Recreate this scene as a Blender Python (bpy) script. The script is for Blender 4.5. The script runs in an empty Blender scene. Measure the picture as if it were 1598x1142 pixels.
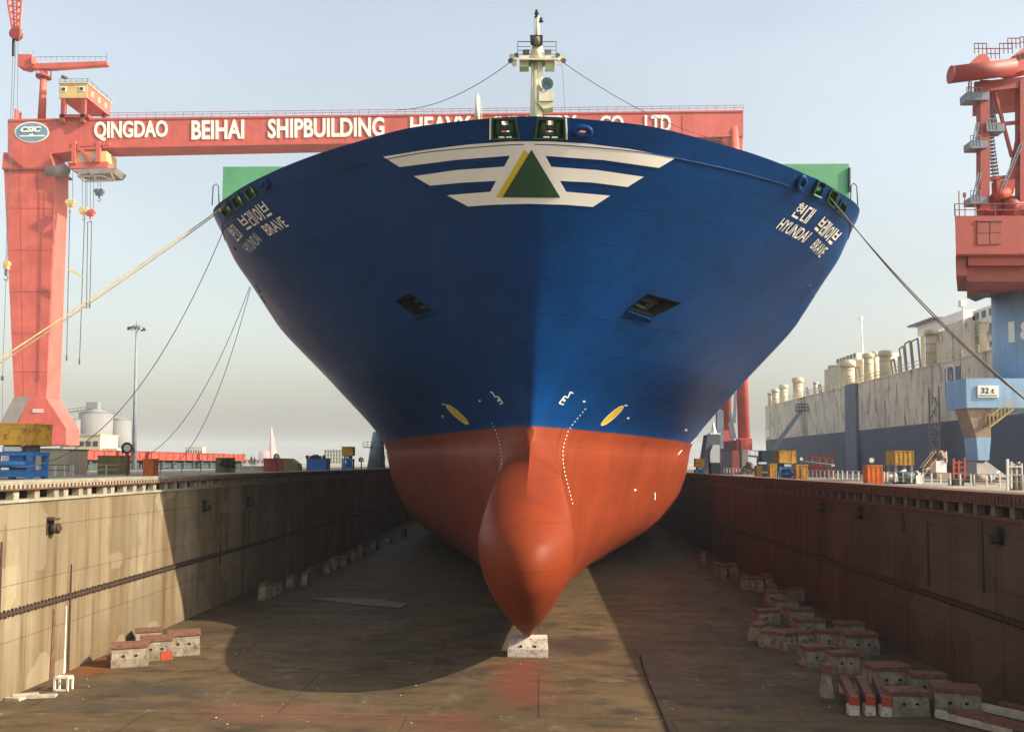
import bpy, bmesh, math, random
import numpy as np
from mathutils import Vector, Matrix
from mathutils.bvhtree import BVHTree
from mathutils.geometry import tessellate_polygon
random.seed(7)
D = bpy.data
SC = bpy.context.scene
COL = SC.collection
R = math.radians
# ------------------------------------------------------------------ camera
F = 1400.0
EYE = Vector((0, 0, 12.5))
CROT = Matrix.Rotation(R(1.76), 3, 'Z') @ Matrix.Rotation(math.pi/2 + R(3.5), 3, 'X') @ Matrix.Rotation(R(0.3), 3, 'Z')
cam = D.cameras.new('camera'); camo = D.objects.new('camera', cam); COL.objects.link(camo)
cam.sensor_width = 36; cam.lens = 36*F/1598; cam.shift_y = 66/1598; cam.clip_end = 12000; cam.clip_start = 0.5
camo.matrix_world = Matrix.Translation(EYE) @ CROT.to_4x4()
SC.camera = camo
def ray(u, v): return CROT @ Vector(((u-799)/F, (637-v)/F, -1))
def at(u, v, Y): d = ray(u, v); return EYE + d*(Y/d.y)
def atz(u, v, z): d = ray(u, v); return EYE + d*((z-12.5)/d.z)
def atx(u, v, x): d = ray(u, v); return EYE + d*(x/d.x)
CINV = CROT.transposed()
def proj(p):
    c = CINV @ (Vector(p)-EYE); return (799+F*c.x/-c.z, 637-F*c.y/-c.z)
def zof(v, Y, u=842): return at(u, v, Y).z
def xof(u, Y, v=722): return at(u, v, Y).x

# ------------------------------------------------------------------ materials
def mat(name, col, rough=0.6, var=0.25, scale=0.6, col2=None, amt=0.5, streak=0.0, streakcol=None, metal=0.0, bump=0.0, bscale=8.0, spec=0.5, sscale=1.2, coat=0.0):
    m = D.materials.new(name); m.use_nodes = True
    nt = m.node_tree; N = nt.nodes; L = nt.links
    b = N['Principled BSDF']; b.inputs['Roughness'].default_value = rough; b.inputs['Metallic'].default_value = metal
    b.inputs['Specular IOR Level'].default_value = spec
    if coat: b.inputs['Coat Weight'].default_value = coat; b.inputs['Coat Roughness'].default_value = .15
    geo = N.new('ShaderNodeNewGeometry')
    def noise(sc, det=6, rgh=.6, vec=None):
        n = N.new('ShaderNodeTexNoise'); n.inputs['Scale'].default_value = sc; n.inputs['Detail'].default_value = det
        n.inputs['Roughness'].default_value = rgh; L.new(vec or geo.outputs['Position'], n.inputs['Vector']); return n
    def ramp(src, a, bb):
        r = N.new('ShaderNodeMapRange'); r.inputs['From Min'].default_value = a; r.inputs['From Max'].default_value = bb
        L.new(src, r.inputs['Value']); return r.outputs['Result']
    def mix(fac, A, B, mode='MIX'):
        x = N.new('ShaderNodeMix'); x.data_type = 'RGBA'; x.blend_type = mode
        if isinstance(fac, float): x.inputs['Factor'].default_value = fac
        else: L.new(fac, x.inputs['Factor'])
        for s, v in (('A', A), ('B', B)):
            i = [q for q in x.inputs if q.name == s and q.type == 'RGBA'][0]
            if isinstance(v, tuple): i.default_value = (*v[:3], 1)
            else: L.new(v, i)
        return [q for q in x.outputs if q.type == 'RGBA'][0]
    c = tuple(col)
    if var:
        dk = tuple(x*(1-var) for x in col); lt = tuple(min(1, x*(1+var*.7)) for x in col)
        c = mix(ramp(noise(scale).outputs['Fac'], .3, .7), dk, lt)
    if col2:
        c = mix(ramp(noise(scale*2.3, 8, .7).outputs['Fac'], .62-amt*.25, .75-amt*.2), c, tuple(col2))
    if streak:
        mp = N.new('ShaderNodeMapping'); mp.inputs['Scale'].default_value = (1, 1, .06); L.new(geo.outputs['Position'], mp.inputs['Vector'])
        n = noise(sscale, 5, .65, mp.outputs['Vector'])
        f = N.new('ShaderNodeMath'); f.operation = 'MULTIPLY'; f.inputs[1].default_value = streak
        L.new(ramp(n.outputs['Fac'], .48, .72), f.inputs[0])
        c = mix(f.outputs[0], c, tuple(streakcol or [x*.4 for x in col]))
    if isinstance(c, tuple): b.inputs['Base Color'].default_value = (*c, 1)
    else: L.new(c, b.inputs['Base Color'])
    if bump:
        bp = N.new('ShaderNodeBump'); bp.inputs['Strength'].default_value = bump; bp.inputs['Distance'].default_value = .1
        L.new(noise(bscale, 6).outputs['Fac'], bp.inputs['Height']); L.new(bp.outputs['Normal'], b.inputs['Normal'])
    m['h'] = 1
    return m, N, L, b, geo, noise, ramp, mix
MT = {}
def M(name, *a, **k):
    r = mat(name, *a, **k); MT[name] = r[0]; return r

# ------------------------------------------------------------------ mesh builder
class MB:
    def __init__(s): s.bm = bmesh.new(); s.mi = 0
    def face(s, pts):
        try:
            f = s.bm.faces.new([s.bm.verts.new(Vector(p)) for p in pts]); f.material_index = s.mi; return f
        except ValueError: pass
    def hexa(s, P):   # 8 pts: bottom loop 0-3, top loop 4-7
        v = [s.bm.verts.new(Vector(p)) for p in P]
        for q in ((3,2,1,0),(4,5,6,7),(0,1,5,4),(1,2,6,5),(2,3,7,6),(3,0,4,7)):
            f = s.bm.faces.new([v[i] for i in q]); f.material_index = s.mi
        return s
    def box(s, c, d, rz=0, top=None):
        x, y, z = [q/2 for q in d]; t = top if top else (1, 1); m = Matrix.Rotation(rz, 3, 'Z'); c = Vector(c)
        P = [(-x,-y,-z),(x,-y,-z),(x,y,-z),(-x,y,-z),(-x*t[0],-y*t[1],z),(x*t[0],-y*t[1],z),(x*t[0],y*t[1],z),(-x*t[0],y*t[1],z)]
        return s.hexa([c + m @ Vector(p) for p in P])
    def bx(s, a, b):
        return s.box([(i+j)/2 for i, j in zip(a, b)], [abs(i-j) for i, j in zip(a, b)])
    def prism(s, pts, vec):
        vec = Vector(vec); A = [s.bm.verts.new(Vector(p)) for p in pts]; B = [s.bm.verts.new(Vector(p)+vec) for p in pts]; n = len(pts)
        fs = [s.bm.faces.new(A), s.bm.faces.new(B[::-1])]
        for i in range(n): fs.append(s.bm.faces.new((A[i], B[i], B[(i+1) % n], A[(i+1) % n])))
        for f in fs: f.material_index = s.mi
        return s
    def cyl(s, p0, p1, r0, r1=None, n=12, cap=True):
        r1 = r0 if r1 is None else r1; p0, p1 = Vector(p0), Vector(p1); ax = (p1-p0)
        q = ax.to_track_quat('Z', 'Y').to_matrix()
        A = []; B = []
        for i in range(n):
            a = 2*math.pi*i/n; o = q @ Vector((math.cos(a), math.sin(a), 0))
            A.append(s.bm.verts.new(p0+o*r0)); B.append(s.bm.verts.new(p1+o*r1))
        fs = []
        for i in range(n):
            f = s.bm.faces.new((A[i], A[(i+1) % n], B[(i+1) % n], B[i])); f.smooth = n > 6; fs.append(f)
        if cap: fs += [s.bm.faces.new(A[::-1]), s.bm.faces.new(B)]
        for f in fs: f.material_index = s.mi
        return s
    def tube(s, pts, r, n=6, closed=False):
        pts = [Vector(p) for p in pts]; k = len(pts); rings = []; up = Vector((0.123, .2, 1)).normalized()
        for i, p in enumerate(pts):
            a = pts[(i-1) % k] if (i or closed) else p; b = pts[(i+1) % k] if (i < k-1 or closed) else p
            t = (b-a).normalized(); x = t.cross(up)
            if x.length < 1e-3: x = t.cross(Vector((1, 0, 0)))
            x.normalize(); y = t.cross(x)
            rr = r[i] if isinstance(r, (list, tuple)) else r
            rings.append([s.bm.verts.new(p + x*(math.cos(2*math.pi*j/n)*rr) + y*(math.sin(2*math.pi*j/n)*rr)) for j in range(n)])
        for i in range(k if closed else k-1):
            A, B = rings[i], rings[(i+1) % k]
            for j in range(n):
                f = s.bm.faces.new((A[j], A[(j+1) % n], B[(j+1) % n], B[j])); f.smooth = True; f.material_index = s.mi
        if not closed:
            for rg in (rings[0], rings[-1]):
                try: s.bm.faces.new(rg).material_index = s.mi
                except ValueError: pass
        return s
    def bar(s, p0, p1, w, h=None):
        p0, p1 = Vector(p0), Vector(p1); h = h or w; q = (p1-p0).to_track_quat('Z', 'Y').to_matrix()
        P = []
        for p in (p0, p1):
            for a, b in ((-1,-1),(1,-1),(1,1),(-1,1)): P.append(p + q @ Vector((a*w/2, b*h/2, 0)))
        return s.hexa(P)
    def build(s, name, mats, parent=None, bevel=0.0, smooth_angle=None, fix=True):
        if bevel:
            es = [e for e in s.bm.edges if e.is_manifold and e.calc_face_angle(0) > .6]
            bmesh.ops.bevel(s.bm, geom=es, offset=bevel, segments=1, affect='EDGES', clamp_overlap=True)
        if fix: bmesh.ops.recalc_face_normals(s.bm, faces=s.bm.faces)
        me = D.meshes.new(name); s.bm.to_mesh(me); s.bm.free()
        o = D.objects.new(name, me); COL.objects.link(o)
        for m in (mats if isinstance(mats, (list, tuple)) else [mats]): me.materials.append(MT[m] if isinstance(m, str) else m)
        if parent:
            o.parent = parent
            o.matrix_parent_inverse = Matrix.Identity(4)
        return o
def tag(o, label=None, cat=None, group=None, kind=None):
    if label: o['label'] = label
    if cat: o['category'] = cat
    if group: o['group'] = group
    if kind: o['kind'] = kind
    return o
def thing(name, label, cat, loc=(0, 0, 0), rz=0, group=None):
    o = D.objects.new(name, None); COL.objects.link(o); o.location = loc; o.rotation_euler = (0, 0, rz); o.empty_display_size = .5
    return tag(o, label, cat, group)
def wpart(root, name, mb, mats, **k):     # part built in world coordinates under a thing
    T = Matrix.Rotation(-root.rotation_euler.z, 4, 'Z') @ Matrix.Translation(-Vector(root.location))
    mb.bm.transform(T); return mb.build(name, mats, root, **k)
def copy_tree(o, parent=None):
    c = o.copy(); COL.objects.link(c); c.parent = parent
    for ch in list(o.children): copy_tree(ch, c)
    return c
def dup(o, loc, rz=0, label=None, group=None, scale=None):
    c = copy_tree(o); c.location = loc; c.rotation_euler = (0, 0, rz)
    if scale: c.scale = scale
    if label: c['label'] = label
    if group: c['group'] = group
    return c
def text_mesh(txt, bold=0.02, extrude=0.0, shear=0.0):
    cu = D.curves.new('t', 'FONT'); cu.body = txt; cu.offset = bold; cu.extrude = extrude; cu.resolution_u = 3; cu.shear = shear; cu.fill_mode = 'FRONT' if not extrude else 'BOTH'
    o = D.objects.new('t', cu); COL.objects.link(o)
    me = D.meshes.new_from_object(o.evaluated_get(bpy.context.evaluated_depsgraph_get()))
    V = [tuple(v.co) for v in me.vertices]; P = [tuple(p.vertices) for p in me.polygons]
    D.objects.remove(o); D.curves.remove(cu); D.meshes.remove(me)
    x0 = min(v[0] for v in V); x1 = max(v[0] for v in V); y0 = min(v[1] for v in V); y1 = max(v[1] for v in V)
    return [((v[0]-x0)/(x1-x0), (v[1]-y0)/(y1-y0), v[2]) for v in V], P
def text_on(mb, txt, O, X, Y, Nn, bold=.02, thick=.05):   # letters with a little depth on a plane
    V, P = text_mesh(txt, bold, .5); O, X, Y, Nn = map(Vector, (O, X, Y, Nn))
    vs = [mb.bm.verts.new(O + X*a + Y*b + Nn*((c+.5)*thick)) for a, b, c in V]
    for p in P:
        try: mb.bm.faces.new([vs[i] for i in p]).material_index = mb.mi
        except ValueError: pass
def pchip(xs, ys, x):
    xs = np.asarray(xs, float); ys = np.asarray(ys, float); x = np.clip(x, xs[0], xs[-1]); h = np.diff(xs); d = np.diff(ys)/h
    m = np.zeros(len(xs)); m[0] = d[0]; m[-1] = d[-1]
    for i in range(1, len(xs)-1):
        if d[i-1]*d[i] > 0:
            w1 = 2*h[i]+h[i-1]; w2 = h[i]+2*h[i-1]; m[i] = (w1+w2)/(w1/d[i-1]+w2/d[i])
    k = np.clip(np.searchsorted(xs, x)-1, 0, len(xs)-2); t = (x-xs[k])/h[k]
    return ((1+2*t)*(1-t)**2*ys[k] + t*(1-t)**2*h[k]*m[k] + t*t*(3-2*t)*ys[k+1] + t*t*(t-1)*h[k]*m[k+1])
# ------------------------------------------------------------------ light, sky, render
SUN = Vector((1.68, -0.34, 1)).normalized()
su = D.lights.new('sun', 'SUN'); su.energy = 4.6; su.angle = R(.5); su.color = (1, .87, .68)
suo = D.objects.new('sun', su); COL.objects.link(suo); suo.rotation_euler = SUN.to_track_quat('Z', 'Y').to_euler(); suo.location = (60, 0, 90)
W = D.worlds.new('World'); SC.world = W; W.use_nodes = True
wn = W.node_tree.nodes; bg = wn['Background']
sky = wn.new('ShaderNodeTexSky'); sky.sky_type = 'NISHITA'; sky.sun_disc = False
sky.sun_elevation = math.asin(SUN.z); sky.sun_rotation = math.atan2(SUN.x, SUN.y); sky.dust_density = 4.2; sky.air_density = 1.7; sky.ozone_density = 2.8; sky.altitude = 0
hs = wn.new('ShaderNodeHueSaturation'); hs.inputs['Saturation'].default_value = .48; W.node_tree.links.new(sky.outputs[0], hs.inputs['Color']); tc = wn.new('ShaderNodeTexCoord'); mpw = wn.new('ShaderNodeMapping'); mpw.inputs['Scale'].default_value = (1.6, 1.6, 5); W.node_tree.links.new(tc.outputs['Generated'], mpw.inputs['Vector'])
nz = wn.new('ShaderNodeTexNoise'); nz.inputs['Scale'].default_value = 1.3; nz.inputs['Detail'].default_value = 5; W.node_tree.links.new(mpw.outputs[0], nz.inputs['Vector'])
mr = wn.new('ShaderNodeMapRange'); mr.inputs['From Min'].default_value = .3; mr.inputs['From Max'].default_value = .7; mr.inputs['To Min'].default_value = .93; mr.inputs['To Max'].default_value = 1.06; W.node_tree.links.new(nz.outputs['Fac'], mr.inputs['Value'])
mxw = wn.new('ShaderNodeVectorMath'); mxw.operation = 'SCALE'; W.node_tree.links.new(hs.outputs[0], mxw.inputs[0]); W.node_tree.links.new(mr.outputs[0], mxw.inputs['Scale']); W.node_tree.links.new(mxw.outputs[0], bg.inputs[0])
bg.inputs[1].default_value = .15
SC.view_settings.view_transform = 'Standard'; SC.view_settings.look = 'None'; SC.view_settings.exposure = .76
SC.cycles.use_denoising = True; SC.cycles.max_bounces = 6; SC.cycles.diffuse_bounces = 3; SC.cycles.volume_bounces = 1
SC.cycles.sample_clamp_indirect = 4

# ------------------------------------------------------------------ the hull
def AXF(Y): return -0.72+.006*(Y-57)
AX = -0.72                      # centre line of the ship
WL = 15.2                       # paint line
ZS = [1.2, 2, 2.8, 4, 5, 6, 7, 8, 9, 10, 11, 11.6, 12.2, 12.8, 13.5, 14.3, 15, 17, 21, 26.6, 31, 34.9, 36]
YS = [q-.8 for q in [60, 56.4, 53.6, 50.4, 48.9, 48.1, 47.9, 48.2, 49.3, 51.4, 54.8, 57.7, 60.8, 63.3, 65.1, 66.1, 66.5, 66, 63.8, 60.9, 58.7, 56.7, 56.1]]
def ystem(z): return pchip(ZS, YS, z)
DS = np.array([0, .35, 1.4, 3.5, 6, 9, 12.5, 17, 23, 30, 40, 55, 75, 100, 150, 300.])
HT = {  # half breadth at those distances behind the forefoot of that level
 1.2:  [0, .1, .15, .2, .3, .5, .9, 1.5, 2.4, 3.5, 5.6, 9.4, 13, 16.5, 17.5, 17.5],
 1.6:  [0, .1, .2, .4, .6, 1.0, 1.5, 2.2, 3.1, 4.1, 6.0, 9.6, 13.5, 17.5, 19, 19],
 3.0:  [0, .15, .35, .7, 1.1, 1.7, 2.3, 3.3, 4.6, 6.2, 8.7, 12.6, 16.8, 20.2, 21.5, 21.5],
 5.5:  [0, .2, .5, 1.0, 1.6, 2.4, 3.3, 4.6, 6.3, 8.3, 11.4, 15.7, 19.7, 22, 22.3, 22.3],
 10.4: [0, .25, .65, 1.3, 2.2, 3.2, 4.5, 6.1, 8.2, 10.6, 13.9, 18.2, 22.0, 22.7, 22.7, 22.7],
 15.0: [0, .5, 1.2, 2.4, 3.6, 4.9, 6.4, 8.3, 10.8, 13.3, 16.6, 20.6, 23.2, 23.8, 23.8, 23.8],
 21.0: [0, 1.0, 2.6, 5.0, 7.4, 9.9, 12.4, 15.2, 18.2, 20.7, 23.0, 24.6, 25.0, 25, 25, 25],
 26.6: [0, 1.9, 4.6, 8.0, 11.2, 14.3, 17.3, 20.6, 24.0, 26.3, 26.9, 27, 26.8, 26.5, 26, 26],
 31.0: [0, 2.5, 6.1, 10.3, 14.0, 17.7, 21.4, 25.2, 27.5, 28, 28, 28, 27.5, 27, 27, 27],
 33.3: [0, 2.9, 7.1, 11.3, 15.4, 19.4, 23.3, 26.9, 28.1, 28.3, 28.3, 28.3, 28.3, 28, 28, 28],
 34.9: [0, 3.2, 7.7, 12.0, 16.3, 20.4, 24.3, 27.8, 28.8, 28.9, 28.9, 28.9, 28.9, 28.9, 28.9, 28.9]}
HZ = sorted(HT)
YH = {1.2: 60, 1.6: 60, 3: 61, 5.5: 61.5, 10.4: 63, 13: 64.5}
def hull_b(z, Y):
    yh = pchip([1.2, 3, 5.5, 10.4, 13, 14.2, 15], [60, 61, 61.5, 63, 64.6, 66, 66.4], z)-.8 if z < 15 else ystem(z)
    d = np.maximum(np.asarray(Y)-yh, 0)
    if not hasattr(hull_b, 'c'): hull_b.c = {}
    rows = np.array([pchip(np.sqrt(DS), HT[h], np.sqrt(d)) for h in HZ])
    return np.array([pchip(HZ, rows[:, i], z) for i in range(rows.shape[1])])
WB = ([1.2, 2, 3, 4, 5, 6, 7, 8, 9, 10, 11, 12, 13, 14, 15, 16, 17.5], [.3, .6, 1.08, 1.58, 2.05, 2.45, 2.7, 2.8, 2.68, 2.48, 2.3, 2.15, 2.02, 1.9, 1.7, 1.1, 0])
def bulb_b(z, Y):
    if z >= 17.5: return np.zeros(len(Y))
    w = float(pchip(*WB, z)); d = np.maximum(np.asarray(Y)-ystem(z), 0); Lb = 5.5 if z < 10.5 else 5.5+.8*(z-10.5)
    x = np.clip(d/Lb, 0, 1); ex = .5 if z < 10 else min(1.15, .5+.65*((z-10)/2.6)**1.0); return w*np.clip(1-(1-x)**2, 0, 1)**ex
def half(z, Y):
    h = hull_b(z, Y); b = bulb_b(z, Y); k = .3
    s = np.maximum(h, b) + np.maximum(0, k-abs(h-b))**2/(4*k)*np.minimum(1, np.minimum(h, b)/.4)
    return s
def ztop(d):     # sheer of the bulwark, then the lower main deck behind the forecastle
    return 34.6 - .072*np.minimum(d, 20) - np.where(d > 20, np.clip((d-20)/2.5, 0, 1)*2.2, 0)
ds = np.concatenate([np.linspace(0, 1, 74)**2.0*24, np.linspace(24.6, 80, 60), np.linspace(84, 280, 30)])
zl = list(np.linspace(1.2, 15.2, 48)) + list(np.linspace(15.2, 30.5, 44)[1:])
ZT = list(np.linspace(0, 1, 20)[1:])
bm = bmesh.new(); grid = {}
def row_pts(zz, d):
    Y = ystem(np.array([zz]))[0] + d
    return Y
for i, z in enumerate(zl):
    Y = float(ystem(z)) + ds; B = half(z, Y)
    for j in range(len(ds)): grid[i, j] = (B[j], Y[j], z)
n0 = len(zl)
for k, r in enumerate(ZT):
    zt = 30.5 + r*(ztop(ds)-30.5)
    for j, d in enumerate(ds):
        z = float(zt[j]); Yv = float(ystem(z))+d; grid[n0+k, j] = (float(hull_b(z, np.array([Yv]))[0]), Yv, z)
NI, NJ = n0+len(ZT), len(ds)
VV = {}
for s in (1, -1):
    for (i, j), (b, Y, z) in grid.items():
        if j == 0:
            if s == 1: VV[s, i, j] = bm.verts.new((AXF(Y), Y, z))
            else: VV[s, i, j] = VV[1, i, j]
        else: VV[s, i, j] = bm.verts.new((AXF(Y)+s*b, Y, z))
for s in (1, -1):
    for i in range(NI-1):
        for j in range(NJ-1):
            q = [VV[s, i, j], VV[s, i, j+1], VV[s, i+1, j+1], VV[s, i+1, j]]
            f = bm.faces.new(q if s == 1 else q[::-1]); f.smooth = True
            f.material_index = 1 if (grid[i, j][2]+grid[i+1, j][2])/2 < WL else 0
bm.verts.ensure_lookup_table()
for j in range(1, NJ-1):       # flat bottom
    try: bm.faces.new((VV[1, 0, j], VV[-1, 0, j], VV[-1, 0, j+1], VV[1, 0, j+1])).material_index = 1
    except ValueError: pass
st = [VV[1, i, NJ-1] for i in range(NI)] + [VV[-1, i, NJ-1] for i in range(NI-1, -1, -1)]
bm.faces.new(st).material_index = 0
bm.normal_update()
HB = BVHTree.FromBMesh(bm)
def cast(u, v, off=.03):
    h = HB.ray_cast(EYE, ray(u, v).normalized())
    if h[0] is None: return None
    n = h[1] if h[1].dot(ray(u, v)) < 0 else -h[1]
    return h[0] + n*off, n
def cut_hole(bm, poly):       # cut a hole whose outline follows a polygon on the bow
    us = [p[0] for p in poly]; vs = [p[1] for p in poly]
    fs = []
    for f in bm.faces:
        c = f.calc_center_median()
        if c.y > 100 or c.y < 5: continue
        a, b = proj(c)
        if min(us)-14 < a < max(us)+14 and min(vs)-14 < b < max(vs)+14: fs.append(f)
    n = len(poly)
    for i in range(n):
        nn = ray(*poly[i]).cross(ray(*poly[(i+1) % n])).normalized()
        g = set(fs)
        for f in fs: g.update(f.edges); g.update(f.verts)
        r = bmesh.ops.bisect_plane(bm, geom=list(g), plane_co=EYE, plane_no=nn, dist=1e-5)
        fs = list({x for x in r['geom'] if isinstance(x, bmesh.types.BMFace)} | {f for f in fs if f.is_valid})
    def inside(a, b):
        s = 0
        for i in range(n):
            x0, y0 = poly[i]; x1, y1 = poly[(i+1) % n]
            s += 1 if (x1-x0)*(b-y0)-(y1-y0)*(a-x0) > 0 else -1
        return abs(s) == n
    kill = [f for f in fs if f.is_valid and inside(*proj(f.calc_center_median()))]
    bmesh.ops.delete(bm, geom=kill, context='FACES')
POCKETS = [[(617.6, 469.4), (638.9, 458.4), (672.7, 483.6), (651.5, 493)], [(1011.5, 459), (1061, 473), (1019, 493), (980.7, 482)]]
LIPS = [[(651.5, 492.5), (676, 485), (686, 493), (648, 502)], [(979, 484), (1015, 497), (1012, 505), (966, 496.5)]]
CHOCK_FRONT = [[(769, 187), (803, 187), (808, 215), (769, 216)], [(841, 187), (879, 187), (880, 216), (837, 215)]]
CHOCK_SIDE = [[(345, 326), (354, 316), (361, 328), (352, 338)], [(362, 311), (373, 303), (380, 317), (369, 325)], [(382, 298), (393, 291), (400, 304), (390, 311)],
              [(1270, 302), (1278, 283), (1289, 287), (1281, 307)], [(1290, 313), (1297, 296), (1307, 301), (1300, 322)], [(1306, 328), (1313, 313), (1320, 322), (1314, 336)]]
def oval(cx, cy, rx, ry, rot=0, n=14):
    c, s = math.cos(rot), math.sin(rot)
    return [(cx+rx*math.cos(a)*c-ry*math.sin(a)*s, cy+rx*math.cos(a)*s+ry*math.sin(a)*c) for a in [2*math.pi*i/n for i in range(n)]]
LEADS = [(909.5, 205.5, 9.5, 5.5, .1), (414, 288.5, 3.4, 5.2, .3), (1249.5, 285, 4.2, 7.5, .35)]
for p in POCKETS + CHOCK_FRONT + CHOCK_SIDE + [oval(*q) for q in LEADS]: cut_hole(bm, p)
# ---- ship materials
def hullmat(name, col, rough, dark, coat):
    m, N, L, b, geo, noise, ramp, mix = M(name, col, rough, .16, .16, spec=.09, coat=coat)
    src = b.inputs['Base Color'].links[0].from_socket
    mp = N.new('ShaderNodeMapping'); mp.inputs['Scale'].default_value = (.5, .5, .06); L.new(geo.outputs['Position'], mp.inputs['Vector'])
    c = mix(ramp(noise(1.6, 6, .7, mp.outputs['Vector']).outputs['Fac'], .5, .85), src, dark)
    c = mix(ramp(noise(.35, 7, .7).outputs['Fac'], .52, .8), c, dark)
    L.new(c, b.inputs['Base Color'])
    # welded plate seams: long strakes and butts
    sep = N.new('ShaderNodeSeparateXYZ'); L.new(geo.outputs['Position'], sep.inputs[0])
    cmb = N.new('ShaderNodeCombineXYZ'); L.new(sep.outputs['Y'], cmb.inputs[0]); L.new(sep.outputs['Z'], cmb.inputs[1])
    bk = N.new('ShaderNodeTexBrick'); bk.inputs['Scale'].default_value = 1; bk.inputs['Brick Width'].default_value = 9; bk.inputs['Row Height'].default_value = 2.3
    bk.inputs['Mortar Size'].default_value = .045; bk.inputs['Mortar Smooth'].default_value = .6; L.new(cmb.outputs[0], bk.inputs['Vector'])
    add = N.new('ShaderNodeMath'); add.operation = 'MULTIPLY_ADD'; add.inputs[1].default_value = .5
    n1 = noise(.9, 2, .5); n2 = N.new('ShaderNodeMath'); n2.operation = 'MULTIPLY'; n2.inputs[1].default_value = .35
    L.new(n1.outputs['Fac'], n2.inputs[0]); L.new(bk.outputs['Fac'], add.inputs[0]); L.new(n2.outputs[0], add.inputs[2])
    tone = N.new('ShaderNodeMapRange'); tone.inputs['To Min'].default_value = 1; tone.inputs['To Max'].default_value = .72; L.new(bk.outputs['Fac'], tone.inputs['Value'])
    src = b.inputs['Base Color'].links[0].from_socket; bk.inputs['Color1'].default_value = (.93, .93, .93, 1); bk.inputs['Color2'].default_value = (1.0, 1.0, 1.0, 1); bk.inputs['Mortar'].default_value = (.84, .84, .84, 1)
    L.new(mix(1.0, src, bk.outputs['Color'], 'MULTIPLY'), b.inputs['Base Color'])
    bp = N.new('ShaderNodeBump'); bp.inputs['Strength'].default_value = .28; bp.inputs['Distance'].default_value = .12
    L.new(add.outputs[0], bp.inputs['Height']); L.new(bp.outputs['Normal'], b.inputs['Normal'])
    rr = N.new('ShaderNodeMapRange'); rr.inputs['To Min'].default_value = rough-.07; rr.inputs['To Max'].default_value = rough+.1
    L.new(noise(.5, 5).outputs['Fac'], rr.inputs['Value']); L.new(rr.outputs[0], b.inputs['Roughness'])
hullmat('hull_blue', (.001, .042, .165), .33, (.001, .024, .09), .0)
hullmat('hull_red', (.215, .036, .011), .45, (.15, .026, .010), .0)
M('deck_green', (.13, .40, .20), .6, .15); M('chock_green', (.014, .085, .03), .45, .3); M('emblem_green', (.012, .06, .022), .5, .1)
M('ship_white', (.86, .83, .74), .5, .05); M('emblem_yellow', (.70, .50, .02), .5, .1); M('mast_cream', (.78, .72, .52), .5, .12, streak=.35, streakcol=(.45, .3, .12))
M('dark_steel', (.018, .018, .02), .6, .3); M('grey_steel', (.12, .13, .14), .5, .3); M('lens', (.02, .03, .04), .2, 0); M('horn_grey', (.3, .42, .4), .4, .1)
M('rope_yellow', (.34, .26, .13), .9, .3, 3); M('rope_dark', (.05, .05, .05), .8, .2); M('rope_tan', (.22, .17, .10), .9, .3, 3)
ship = thing('container_ship', 'huge blue and red ship with bulbous bow standing on blocks in the dry dock', 'ship', (AX, 60, 0))
T_ = Matrix.Translation(-Vector(ship.location))
me = D.meshes.new('hull'); bm.transform(T_); bm.to_mesh(me); bm.free()
hull = D.objects.new('hull', me); COL.objects.link(hull); hull.parent = ship
me.materials.append(MT['hull_blue']); me.materials.append(MT['hull_red'])
# deck and bulwark rim
mb = MB(); js = [j for j in range(1, NJ)]
rim = {s: [Vector((AXF(grid[NI-1, j][1])+s*grid[NI-1, j][0], grid[NI-1, j][1], grid[NI-1, j][2])) for j in range(0, NJ)] for s in (1, -1)}
for s in (1, -1):
    for j in range(NJ-1):
        a, b = rim[s][j], rim[s][j+1]; ia = Vector((a.x-s*min(.35, abs(a.x-AXF(a.y))*.8), a.y+.3, a.z)); ib = Vector((b.x-s*min(.35, abs(b.x-AXF(b.y))*.8), b.y+.3, b.z))
        mb.face([a, b, ib, ia])
        mb.face([ia, ib, ib+Vector((0, 0, -.12)), ia+Vector((0, 0, -.12))])
wpart(ship, 'bulwark_rail', mb, 'hull_blue', fix=False)
mb = MB()
for j in range(1, NJ-1):
    P = []
    for s, k in ((1, j), (1, j+1), (-1, j+1), (-1, j)):
        p = rim[s][k]; zz = p.z-1.5; P.append((AXF(p.y)+s*max(0, float(hull_b(zz, np.array([p.y]))[0])-.25), p.y, zz))
    mb.face(P)
M('deck_paint', (.035, .09, .045), .7, .2); wpart(ship, 'deck', mb, 'deck_paint', fix=False)

# ---- painted marks that lie on the plating
def decal(mb, polys, off=.03, step=7.0, z=0):
    b2 = bmesh.new()
    for poly in polys:
        vs = [b2.verts.new((u, v, 0)) for u, v in poly]
        try: b2.faces.new(vs)
        except ValueError: pass
    if True:
        fl = [[v.co.copy() for v in f.verts] for f in b2.faces]; b2.clear()
        for pl in fl:
            vs = [b2.verts.new(c) for c in pl]
            for t in tessellate_polygon([pl]):
                try: b2.faces.new([vs[i] for i in t])
                except ValueError: pass
    for _ in range(8):
        es = [e for e in b2.edges if e.calc_length() > step]
        if not es: break
        bmesh.ops.subdivide_edges(b2, edges=es, cuts=1); bmesh.ops.triangulate(b2, faces=b2.faces[:])
    mp = {}
    for v in b2.verts:
        h = cast(v.co.x, v.co.y, off)
        if h: mp[v] = mb.bm.verts.new(h[0])
    for f in b2.faces:
        if all(v in mp for v in f.verts):
            P = [mp[v] for v in f.verts]
            if max((P[i].co-P[i-1].co).length for i in range(len(P))) < 4:
                try: q = mb.bm.faces.new(P); q.material_index = mb.mi; q.smooth = True
                except ValueError: pass
    b2.free()
def zq(pts, s=2.959, ox=560, oy=160): return [(ox+x/s, oy+y/s) for x, y in pts]
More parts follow.
